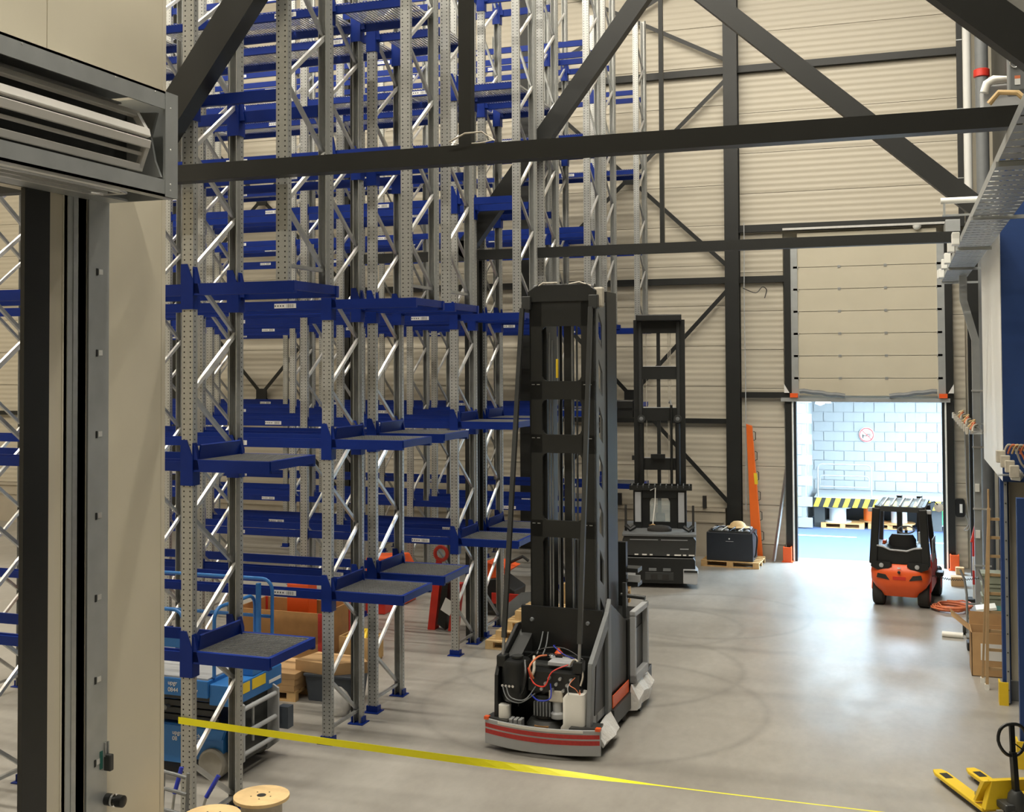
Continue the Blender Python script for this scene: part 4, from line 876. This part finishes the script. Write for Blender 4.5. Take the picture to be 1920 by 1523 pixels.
MB().tube([(-.02+.12*math.cos(a), 0, 1.36+.12*math.sin(a)) for a in [2*math.pi*i/16 for i in range(16)]], .035, 8, close=True).build('ring', 'red', rm, smooth=True)
ot = empty('stacker_truck', (-7.45, 20.75, 0), 'orange and black stacker truck parked behind the fifth rack', 'stacker')
MB().prism([(-.45, .1), (.4, .1), (.45, .5), (.1, .72), (-.42, .66)], 'y', -.35, .35).build('body', 'black_plastic', ot, bev=.02)
MB().prism([(-.42, .66), (.1, .72), (.36, .9), (-.1, 1.02), (-.4, .9)], 'y', -.32, .32).build('hood', 'orange', ot, bev=.02)
MB().box(.0, .55, -.38, -.35, .25, .45).build('battery_cover', 'red', ot)
MB().tube([(.2, 0, .95), (.5, 0, 1.1), (.62, 0, 1.02)], .03, 8).build('tiller', 'black_plastic', ot, smooth=True)
for x in (-.3, .3): MB().lathe([(.03, -.05), (.1, -.05), (.1, .05), (.03, .05)], (x, -.3, .1), 14, 'y').build('wheel', 'white_plastic', ot, smooth=True)
single(MB().prism([(-.45, 0), (.3, 0), (.62, .62), (.1, .56), (-.2, .3)], 'y', -.03, 0).build('steel_sheet', 'mid_grey', loc=(-6.86, 20.0, 0), rot=(R(-12), 0, 0)), 'grey bent steel sheet leaning behind the fifth rack leg', 'sheet')
rb = empty('red_toolbox', (-9.75, 20.1, 0), 'red toolbox on the floor far behind the second rack', 'toolbox')
MB().box(-.3, .3, -.2, .2, .0, .5).build('body', 'red', rb, bev=.02); MB().tube([(-.15, 0, .5), (-.1, 0, .6), (.1, 0, .6), (.15, 0, .5)], .02, 6).build('handle', 'black_plastic', rb)
rb = empty('red_cabinet', (-9.9, 21.1, 0), 'low red machine cover behind the third rack', 'machine part')
MB().prism([(-.5, 0), (.45, 0), (.5, .6), (.3, .95), (-.4, .9)], 'y', -.3, .3).build('body', 'orange', rb, bev=.03)
MB().box(-.52, .0, -.32, -.3, .1, .5).build('grille', 'black_plastic', rb)
single(MB().prism([(-.5, -.05), (.3, -.2), (.45, .05), (.1, .2), (-.3, .15)], 'z', 0, .03).build('steel_sheet', 'dark_grey', loc=(-9.1, 18.05, 0)), 'flat dark offcut lying on the floor under the fourth rack', 'sheet')
for k, (dx, dy) in enumerate(((0, 0), (.16, .12), (.30, .22), (.44, .40))):
    pallet((-6.12+dx*.9, 18.45+dy, .145*k), ['lowest pale pallet of the staggered stack left of the lift truck', 'second pallet up in the staggered stack', 'third pallet up in the staggered stack', 'topmost pallet of the staggered stack'][k], 'pallet stack', 1.2, .8, 0, 'wood_pale')
for k in range(3):
    pallet((-5.85, 22.1, .145*k), ['lowest pallet of the far stack under the sixth rack', 'middle pallet of the far stack under the sixth rack', 'top pallet of the far stack under the sixth rack'][k], 'far pallet stack', 1.2, .8, 0, 'wood')
spool('cable_spool', (-5.98, 9.80, 0), .27, .20, .6, 'wooden cable drum standing at the bottom edge in front of the rack', 'cable_grey', 'wood_pale', 'near cable drums')
spool('cable_spool', (-6.16, 9.22, 0), .27, .20, .6, 'wooden cable drum cut off by the bottom edge of the picture', 'cable_grey', 'wood_pale', 'near cable drums')
hk = empty('sack_truck', (-6.72, 9.42, 0), 'silver sack truck with blue grips beside the near rack leg', 'hand truck')
for x in (-.14, .14): MB().tube([(x, 0, .05), (x, .02, .55), (x, .04, .86)], .018, 8).build('upright', 'mid_grey', hk, smooth=True)
for z in (.50, .70, .86): MB().tube([(-.14, 0, z), (-.05, -.05, z+.02), (.05, -.05, z+.01), (.14, 0, z-.03)], .018, 8).build('cross_bow', 'mid_grey', hk, smooth=True)
for a, b in (((-.06, .1, .62), (-.02, .16, .86)), ((.26, .16, .60), (.36, .22, .80))): MB().cyl(a, b, .022, 10).build('grip', 'blue_handle', hk)
for a, b in (((-.1, .05, .1), (-.06, .1, .62)), ((.14, .05, .1), (.26, .16, .60))): MB().cyl(a, b, .014, 8).build('handle_bar', 'galv', hk)
MB().box(-.2, .2, -.25, 0, .03, .05).build('toe_plate', 'galv_sheet', hk)
for x in (-.2, .2): MB().lathe([(.02, -.03), (.1, -.03), (.1, .03), (.02, .03)], (x, .08, .1), 14, 'x').build('wheel', 'rubber', hk, smooth=True)

# barrier tape from the near rack leg towards the right
tp = MB(); n = 40; A, B = Vector((-6.93, 9.79, 1.235)), Vector((1.25, 10.9, .74)); v = []; f = []
for i in range(n+1):
    u = i/n; p = A.lerp(B, u); p.z -= .16*u*(1-u); a = R(90) if u < .34 else R(90-104*min(1, (u-.34)/.24))
    h = Vector((0, math.cos(a), math.sin(a)))*.034; v += [p-h, p+h, p+h+Vector((0, .002, 0)), p-h+Vector((0, .002, 0))]
    if i: 
        k = 4*i
        for j in range(4): f.append((k-4+j, k-4+(j+1) % 4, k+(j+1) % 4, k+j))
single(tp.add(v, f).build('barrier_tape', 'yellow_tape'), 'yellow barrier tape stretched across the floor from the near rack', 'tape')

# ------------------------------------------------------------------ by the far wall
pallet((-3.90, 27.40, 0), 'pallet under the big dark battery by the far wall', 'floor pallets', 1.35, 1.0, R(-2), 'wood')
bt = empty('truck_battery', (-3.92, 27.36, .145), 'big dark traction battery block on a pallet by the wall column', 'battery')
MB().box(-.54, .54, -.42, .38, 0, .66).build('case', 'battery', bt, bev=.015)
MB().box(-.48, .48, -.38, .34, .66, .69).build('top_tray', 'dark_grey', bt)
for i in range(6):
    for j in range(4): MB().lathe([(.05, 0), (.05, .03), (.03, .04)], (-.4+i*.16, -.3+j*.19, .69), 10).build('cell_cap', 'light_grey' if (i+j) % 3 else 'black_plastic', bt)
for k in range(4): cable([(-.4+.2*k, -.38, .70), (-.3+.2*k, -.2, .76), (-.2+.15*k, .0, .74), (-.1+.12*k, .2, .70)], .015, 'cable_grey').build('jumper_cable', 'cable_grey' if k % 2 else 'black_plastic', bt, smooth=True)
cable([(.54, -.2, .66), (.62, -.3, .55), (.60, -.38, .2), (.56, -.3, .1)], .02, 'black_plastic').build('battery_lead', 'black_plastic', bt, smooth=True)
text('●', .05, 'label_white', bt, (-.03, -.424, .50), XR90, 'logo_mark'); MB().box(-.09, .09, -.424, -.42, .455, .462).build('logo_line', 'label_white', bt)
single(MB().loft([[(x*s*1.3, y*s, z) for x, y in circ(16, .19)] for z, s in ((0, 1.15), (.02, 1.1), (.03, .8), (.09, .68), (.14, .4), (.15, .1))]).build('work_cap', 'wood_pale', loc=(-3.78, 27.35, .885), smooth=True), 'tan cap left lying on top of the dark battery', 'cap')
ob = empty('orange_beam', (-3.40, 27.92, 0), 'bright orange lifting beam leaning upright against the wall column', 'beam')
MB().prism([(-.13, 0), (.13, 0), (-.10, 3.25), (-.24, 3.3)], 'y', 0, .12).build('body', 'orange_beam', ob, bev=.008)
for k in range(6):
    z = .5+k*.48; x = .13-z*.0708; MB().tube([(x, .06, z), (x+.05, .06, z+.02), (x+.05, .06, z+.2), (x, .06, z+.22)], .01, 6).build('handle', 'rubber', ob, smooth=True)
MB().prism([(-.05, 1.85), (.03, 1.85), (.01, 2.12), (-.07, 2.12)], 'y', -.004, 0).build('warning_sticker', 'yellow_sticker', ob)
single(MB().bar((-3.02, 27.95, 0.02), (-2.72, 28.30, 2.25), .07, .05).build('steel_angle', 'galv', ), 'galvanised steel bar leaning on the wall left of the dock door', 'bar')
cw = MB(); 
single(cable([(-3.66, 28.05, 8.2), (-3.66, 28.06, 7.6), (-3.67, 28.05, 6.0), (-3.66, 28.06, 4.0), (-3.68, 28.05, 1.2)], .012, 'light_grey').build('wall_cable', 'light_grey', smooth=True), 'thin pale cable running down the right edge of the wall column', 'cable')
single(cable([(-3.7, 28.04, 6.6), (-3.4, 28.1, 6.48), (-3.25, 28.15, 6.62), (-3.15, 28.2, 6.55), (-3.2, 28.2, 6.35)], .012, 'dark_grey').build('wall_cable', 'dark_grey', smooth=True), 'short dark cable end hanging left of the dock door', 'cable')
single(MB().box(-6.9, -6.8, YB-.24, YB-.16, 1.2, 1.5).build('fixing_lug', 'rubber'), 'small dark lug on the plinth left of the second lift truck', 'lug')
single(MB().box(-4.75, -4.66, YB-.24, YB-.16, 1.2, 1.5).build('fixing_lug', 'rubber'), 'small dark lug on the plinth beside the tall wall column', 'lug')

# ------------------------------------------------------------------ right hand side
st = empty('blue_enclosure', (1.25, 16.9, 0), 'blue clad enclosure with a white side raised on posts at the right edge', 'enclosure')
MB().box(.01, .75, .0, .04, 3.15, 7.62).build('front_cladding', 'blue_panel', st)
MB().box(0, .012, .0, 3.9, 3.15, 7.62).build('side_cladding', 'white_paint', st)
MB().box(.012, .75, .04, 3.9, 3.15, 3.2).build('underside', 'black_plastic', st)
MB().box(-.004, .75, -.02, .0, 3.15, 3.42).build('front_beam', 'blue_panel', st)
MB().box(0, .10, .52, .70, .012, 3.15).build('post', 'blue_panel', st)
MB().box(.045, .085, .49, .52, .02, 3.15).build('bolt_rail', 'galv_sheet', st)
for k in range(12): MB().lathe([(.012, 0), (.008, -.012)], (.065, .49, .2+k*.26), 8, 'y').build('bolt', 'dark_grey', st)
MB().box(.13, .75, .72, .76, .28, 3.10).build('infill_panel', 'cream_smooth', st)
MB().box(.11, .75, .70, .76, 0, .28).build('plinth', 'mid_grey', st)
MB().box(.1, .75, .76, .80, 0, 3.15).build('infill_back', 'black_plastic', st)
p2 = empty('blue_post', (1.24, 14.8, 0), 'blue steel post with a yellow guard at the right edge', 'post')
MB().box(.0, .7, .0, .12, .012, 3.16).build('shaft', 'blue_panel', p2); MB().box(-.02, .72, -.02, .14, 0, .012).build('base_plate', 'blue_panel', p2)
for x, y, lb in ((1.24, 14.8, 'yellow corner guard at the foot of the nearer blue post'), (1.24, 17.42, 'yellow corner guard at the foot of the farther blue post')):
    g = empty('post_guard', (x-.05, y-.10, 0), lb, 'guard', 'yellow post guards')
    MB().prism([(-.0, 0), (.12, 0), (.12, .02), (.02, .02), (.02, .2), (0, .2)], 'z', 0, .32).build('shell', 'yellow', g)
tr = empty('cable_tray', (.78, 8.0, 6.5), 'long galvanised cable tray running high along the right wall', 'cable tray')
Lt = 18.4
for x in (0, .44): MB().box(x, x+.006, 0, Lt, 0, .09).build('side_rail', 'galv_sheet', tr)
for k in range(60): MB().box(.006, .44, .02+k*.306, .02+k*.306+.24, 0, .004).build('base_strip', 'galv_sheet', tr)
for k in range(5): MB().box(-.02, .468 if k == 2 else 1.21, 2.5+k*3.9, 2.56+k*3.9, -.045, -.002).build('support_arm', 'galv_sheet', tr)
for k in range(5): cable([(.08+.07*k, .0, .04), (.1+.06*k, 5, .05), (.09+.07*k, 10, .04), (.1+.06*k, 15, .05), (.08+.07*k, 18.3, .05)], .018, 'cable_grey').build('cable', ('cable_grey', 'dark_grey', 'light_grey')[k % 3], tr, smooth=True)
for k, (y, z) in enumerate(((9.5, .05), (11.2, .1), (12.8, .05), (14.4, .08), (16.2, .04), (17.3, .1))):
    b = MB().box(-.11, -.005, y, y+.26, z-.08, z+.10).build('junction_box', 'lamp_white', tr, bev=.012)
tl = empty('cable_tray', (1.04, 20.9, 3.55), 'lower cable tray with loose cable loops right of the dock door', 'cable tray')
for x in (0, .19): MB().box(x, x+.005, 0, 7.2, 0, .07).build('side_rail', 'galv_sheet', tl)
MB().box(.005, .19, 0, 7.2, 0, .004).build('base', 'galv_sheet', tl)
for k in range(8): MB().box(-.05, -.003, .3+k*.85, .45+k*.85, -.03, .10).build('junction_box', 'cable_grey', tl, bev=.01)
for k in range(3): MB().box(.19, .96, .6+k*3.1, .66+k*3.1, -.03, -.001).build('support_arm', 'galv_sheet', tl)
for k in range(9):
    y = .2+k*.72; cable([(.05, y, .03), (.08+.05*(k % 3), y+.3, .10+.02*(k % 3)), (.16, y+.6, .12), (.12, y+.95, .08), (.17, y+1.3, .03)], .02, 'x').build('cable_loop', ('cable_grey', 'copper_cable', 'wood_pale')[k % 3], tl, smooth=True)
cj = empty('cable_bracket', (1.25, 16.88, 3.25), 'cluster of junction boxes and cable loops on the blue cladding', 'cable bracket')
MB().box(-.08, .7, -.22, -.02, .0, .01).build('shelf', 'galv_sheet', cj)
for k in range(4): MB().box(-.10+k*.05, .02+k*.05, -.26-k*.06, -.14-k*.06, .08-k*.06+.1, .24-k*.06+.1).build('junction_box', 'cable_grey', cj, bev=.01)
MB().lathe([(.02, -.08), (.07, -.06), (.08, .05), (.03, .09)], (.14, -.25, .02), 14, 'x').build('bell', 'lamp_white', cj, smooth=True)
for k in range(5): cable([(.0+.05*k, -.2, .3), (.05+.05*k, -.25, .42), (.14+.05*k, -.22, .36), (.25+.06*k, -.18, .12+.02*k), (.5, -.15, .05)], .014, 'x').build('cable_loop', ('cable_grey', 'copper_cable', 'wood_pale')[k % 3], cj, smooth=True)
single(MB().cyl((1.42, 27.5, 8.5), (1.42, 27.5, 17.9), .09, 18).build('vertical_pipe', 'white_paint', smooth=True), 'white vertical downpipe in the upper right corner', 'pipe')
gp = empty('vertical_pipe', (1.60, 25.5, 0), 'dark grey vertical pipe with a red collar in the upper right', 'pipe')
MB().cyl((0, 0, 0), (0, 0, 17.9), .13, 18).build('shaft', 'mid_grey', gp, smooth=True); MB().lathe([(.13, 0), (.16, .02), (.16, .16), (.13, .18)], (0, 0, 10.7), 18).build('collar', 'red', gp, smooth=True)
MB().box(-.25, .35, -.2, .0, 9.75, 9.83).build('clamp', 'galv_sheet', gp)
cc = empty('steel_column', (1.30, 28.15, 0), 'black corner column right of the dock door', 'column', 'wall columns')
MB().box(-.07, .05, -.1, .1, 7.9, 17.9).build('shaft', 'black_steel', cc); MB().box(.05, .30, -.75, -.55, 0, 8.4).build('side_shaft', 'black_steel', cc)
for z in (9.0, 10.6, 12.2): MB().box(-.075, .08, -.112, -.1, z, z+.02).build('strap', 'galv', cc)
ub = empty('tube_lamp', (.52, 17.3, 7.02), 'white tube lamp sticking out left from the enclosure above the dock door', 'lamp')
MB().cyl((0, 0, .06), (.728, 0, .06), .045, 12).build('tube', 'lamp_white', ub, smooth=True); MB().box(.02, .728, -.05, .05, -.16, -.14).build('bracket', 'galv_sheet', ub); MB().box(.03, .06, -.03, .03, -.15, .04).build('end_bracket', 'galv_sheet', ub)
single(MB().box(.90, 1.21, 26.9, YB-.16, 7.65, 7.93).build('junction_cabinet', 'galv_sheet', bev=.01), 'grey metal cabinet above the right end of the dock door', 'cabinet')
hb = empty('heater_unit', (.88, 14.0, 7.55), 'grey heater box with a white elbow pipe above the truss end', 'heater')
MB().box(0, 1.12, 0, .4, 0, .40).build('casing', 'light_grey', hb, bev=.02); MB().tube([(.02, -.06, .30), (.05, -.06, .40), (.12, -.06, .44), (.30, -.06, .44), (.34, -.05, .75)], .05, 10).build('elbow_pipe', 'white_plastic', hb, smooth=True)
MB().lathe([(.06, 0), (.06, .05)], (.30, -.06, .42), 12, 'x').build('clamp', 'copper_cable', hb)
eb = empty('switch_cabinet', (1.0, 12.0, 7.42), 'grey switch cabinet with a round ring at the upper right edge', 'cabinet')
MB().box(0, 1.0, 0, .25, 0, .42).build('casing', 'mid_grey', eb, bev=.015); MB().tube([(.06+.05*math.cos(a), -.01, .28+.05*math.sin(a)) for a in [2*math.pi*i/16 for i in range(16)]], .006, 6, close=True).build('ring', 'chrome', eb)
MB().box(.05, .10, -.004, 0, .06, .12).build('sticker', 'label_white', eb); MB().box(.05, .10, -.005, 0, .12, .15).build('sticker', 'copper_cable', eb)
single(MB().tube([(.65, 9.55, 6.80), (.72, 9.53, 6.88), (.85, 9.5, 6.86), (1.0, 9.5, 6.70), (1.1, 9.5, 6.5)], .022, 8).build('cable_loop', 'wood_pale', smooth=True), 'tan cable bundle arching over the right end of the nearer truss', 'cable')
du = empty('cable_duct', (1.25, 24.0, 0), 'galvanised vertical cable duct right of the dock door', 'duct')
m = MB(); m.box(0, .14, 0, .12, 0, 5.2).prism([(0, 5.2), (.14, 5.2), (-.07, 6.0), (-.21, 6.0)], 'y', 0, .12).box(-.21, -.07, 0, .12, 6.0, 6.48); m.build('body', 'galv_sheet', du)
for z in (.8, 1.9, 3.1, 4.2): MB().box(-.02, .30, -.02, .0, z, z+.03).build('strap', 'bright_galv', du)
for k in range(2): MB().box(.02, .10, -.04, 0, 1.35+k*.9, 1.5+k*.9).build('switch', 'lamp_white', du)
cbx = empty('door_control', (1.17, YB-.1, 1.2), 'black door control box on the wall right of the dock door', 'control box')
MB().loft([[(x, y, z) for x, z in rrect(-.1, .1, 0, .42, .05)] for y in (-.06, .08)]).build('case', 'black_plastic', cbx); MB().box(-.01, .05, -.07, -.06, .1, .3).build('label', 'label_white', cbx)
cable([(.12, .04, .05), (.18, .0, -.15), (.08, .0, -.3), (.2, .0, -.2), (.15, .04, .6), (.12, .06, 2.4)], .012, 'x').build('lead', 'light_grey', cbx, smooth=True)
# ladder and clutter
ld = empty('ladder', (1.08, 18.1, 0), 'brown ladder standing beside the open cardboard box at the right wall', 'ladder')
for x0, x1 in ((0, .07), (.42, .38)): MB().bar((x0, 0, .06), (x1, .18, 2.62), .04, .07, (0, 1, 0)).build('stile', 'ladder_wood', ld)
for k in range(9): MB().bar((.01+k*.007, .02+.0187*k, .3+k*.27), (.41, .02+.0187*k, .3+k*.27), .03, .04).build('rung', 'ladder_wood', ld)
MB().bar((-.04, .35, .06), (.07, .19, 2.6), .03, .05, (0, 1, 0)).build('rear_leg', 'ladder_wood', ld); MB().bar((.42, .35, .06), (.38, .19, 2.6), .03, .05, (0, 1, 0)).build('rear_leg', 'ladder_wood', ld)
for p in ((0, 0), (.42, 0), (-.04, .35), (.42, .35)): MB().box(p[0]-.03, p[0]+.03, p[1]-.04, p[1]+.04, 0, .08).build('foot', 'white_plastic', ld)
MB().cyl((.07, .18, 2.6), (.07, .18, 2.9), .015, 8).build('hook', 'ladder_wood', ld)
cbx = empty('cardboard_box', (1.24, 19.1, 0), 'open brown cardboard box with a raised flap behind the ladder', 'box')
for a in ((-.33, -.32, -.3, .3), (.32, .33, -.3, .3), (-.33, .33, -.3, -.29), (-.33, .33, .29, .3)): MB().box(*a, 0, .66).build('side', 'cardboard', cbx)
MB().box(-.33, .33, -.3, .3, 0, .01).build('bottom', 'cardboard', cbx)
MB().prism([(-.33, .66), (-.32, .65), (-.60, .88), (-.61, .89)], 'y', -.28, .28).build('flap', 'cardboard', cbx); MB().box(-.33, .33, .3, .31, .66, .86).build('flap', 'cardboard', cbx)
MB().box(-.2, .15, -.304, -.30, .25, .5).build('paper_label', 'label_white', cbx)
htk = empty('sack_truck', (.98, 21.5, 0), 'steel sack truck standing beside the dark green bin', 'hand truck')
for x in (0, .3): MB().tube([(x, 0, .05), (x, .05, .7), (x-.03, .12, .95), (x-.10, .16, 1.12)], .02, 8).build('upright', 'galv', htk, smooth=True)
for z in (.3, .55): MB().bar((0, .03, z), (.3, .03, z), .02, .03).build('cross_bar', 'galv', htk)
MB().box(-.03, .33, -.25, .0, .02, .04).build('toe_plate', 'galv_sheet', htk)
for x in (-.04, .34): MB().lathe([(.02, -.03), (.1, -.03), (.1, .03), (.02, .03)], (x, .1, .1), 14, 'x').build('wheel', 'rubber', htk, smooth=True)
single(MB().box(-.18, .18, -.14, .14, 0, .14).build('dark_box', 'black_plastic', loc=(1.10, 20.5, 0), bev=.02), 'low black box on the floor under the sack truck', 'box')
tb = empty('waste_bin', (1.42, 20.95, 0), 'dark green bin with a pale blue lid beside the crates', 'bin')
MB().loft([[(x, y, z) for x, y in rrect(-.2-e, .2+e, -.18-e, .18+e, .04)] for z, e in ((0, -.03), (.62, .02))]).build('body', 'teal', tb); MB().box(-.22, .1, -.2, .2, .62, .66).build('lid', 'lamp_white', tb, rot=(0, R(-10), 0))
for k in range(5):
    single(MB().loft([[(x, y, z) for x, y in rrect(-.28-e, .28+e, -.2-e, .2+e, .03)] for z, e in ((0, -.02), (.02, 0), (.15, .0), (.155, .02), (.195, .02))]).build('stacking_crate', 'crate_green', loc=(1.55, 22.3, .2*k)),
        ['lowest grey-green crate of the stack by the right wall', 'second grey-green crate from the floor by the right wall', 'third grey-green crate from the floor by the right wall', 'fourth grey-green crate from the floor by the right wall', 'topmost grey-green crate of the stack by the right wall'][k], 'crate', 'grey-green crates')
rd = empty('barrier_post', (1.30, 24.6, 0), 'red and white barrier post near the vertical cable duct', 'barrier')
for k in range(4): MB().box(-.07, .07, -.05, .05, .06+k*.28, .06+(k+1)*.28).build('segment', 'red' if k % 2 else 'white_plastic', rd)
MB().box(-.2, .2, -.15, .15, 0, .06).build('foot', 'rubber', rd); MB().prism([(-.10, 1.18), (.08, 1.18), (.06, 1.5), (-.02, 1.52)], 'y', -.05, .05).build('cap', 'red', rd)
hc = MB()
pts = [( .26*(1+.22*math.sin(i*.37))*math.cos(i*.42)*1.2, .30*(1+.2*math.cos(i*.29))*math.sin(i*.42), .02+.004*(i % 9)+.0009*i) for i in range(110)]
single(hc.tube(pts, .016, 6).build('hose_coil', 'copper_cable', loc=(.80, 23.55, 0), smooth=True), 'orange hose lying in a loose coil behind the forklift', 'hose')
single(MB().cyl((.56, 21.3, .05), (.90, 21.26, .05), .05, 14).build('cardboard_tube', 'white_plastic', smooth=True), 'white tube lying on the floor left of the cardboard box', 'tube')
single(MB().box(-.14, .14, -.12, .12, 0, .2).build('small_box', 'cardboard', loc=(1.02, 26.2, 0), bev=.01), 'small brown box on the bright floor near the door jamb', 'box')
single(MB().box(-.09, .09, -.08, .08, 0, .16).build('small_box', 'cardboard', loc=(1.12, 27.6, 0), bev=.01), 'tiny brown box against the wall below the door control', 'box')

# pallet jack
pj = empty('pallet_jack', (1.03, 13.0, 0), 'yellow hand pallet jack with a black handle at the lower right', 'pallet jack', None, R(24.8))
for x in (-.20, .20):
    m = MB().prism([(x-.08, .16), (x+.08, .16), (x+.08, 1.22), (x+.05, 1.32), (x-.05, 1.32), (x-.08, 1.22)], 'z', .06, .10); m.build('fork', 'yellow', pj, bev=.008)
    MB().box(x-.045, x+.045, 1.02, 1.18, .1005, .103).build('roller_slot', 'rubber', pj)
    for q in (1.05, 1.14): MB().lathe([(.01, -.035), (.038, -.035), (.038, .035), (.01, .035)], (x, q, .04), 12, 'x').build('roller', 'white_plastic', pj, smooth=True)
    MB().box(x-.07, x-.05, .2, 1.1, .03, .07).build('fork_web', 'rubber', pj)
MB().prism([(-.28, .10), (.28, .10), (.20, .40), (-.20, .40)], 'y', .10, .18).build('front_plate', 'yellow', pj, bev=.008)
MB().prism([(.18, .38), (.10, .40), (.30, .12), (.34, .12)], 'x', -.28, .28).build('heel_plate', 'yellow', pj)
MB().cyl((-.18, .46, .13), (.18, .52, .13), .035, 12).build('roll', 'galv', pj, smooth=True)
MB().lathe([(.09, .12), (.10, .18), (.08, .3), (.05, .34), (.02, .34)], (0, -.02, 0), 18).build('pump', 'dark_grey', pj, smooth=True)
MB().box(-.16, .16, -.10, .10, .14, .22).build('pump_base', 'dark_grey', pj, bev=.02)
MB().lathe([(.07, 0), (.07, .05), (.02, .06)], (.13, .02, .24), 14).build('pump_cap', 'yellow', pj, smooth=True)
for x in (-.08, .08): MB().lathe([(.02, -.03), (.09, -.03), (.09, .03), (.02, .03)], (x, -.05, .09), 18, 'x').build('steer_wheel', 'rubber', pj, smooth=True)
MB().bar((0, -.02, .28), (.0, .03, .72), .05, .07, (0, 1, 0)).build('handle_tube', 'black_plastic', pj)
MB().tube([(.155*(1-.28*max(0, -math.sin(a)))*abs(math.cos(a))**.75*(1 if math.cos(a) > 0 else -1), .04+.01*math.sin(a), .84+.16*abs(math.sin(a))**.85*(1 if math.sin(a) > 0 else -1)) for a in [2*math.pi*i/28 for i in range(28)]], .018, 8, close=True).build('handle_loop', 'black_plastic', pj, smooth=True)
MB().bar((0, .03, .68), (0, .05, 1.0), .05, .03, (0, 1, 0)).build('handle_bridge', 'black_plastic', pj); MB().bar((.0, .02, .82), (.10, .0, .74), .012, .012).build('release_lever', 'black_plastic', pj)
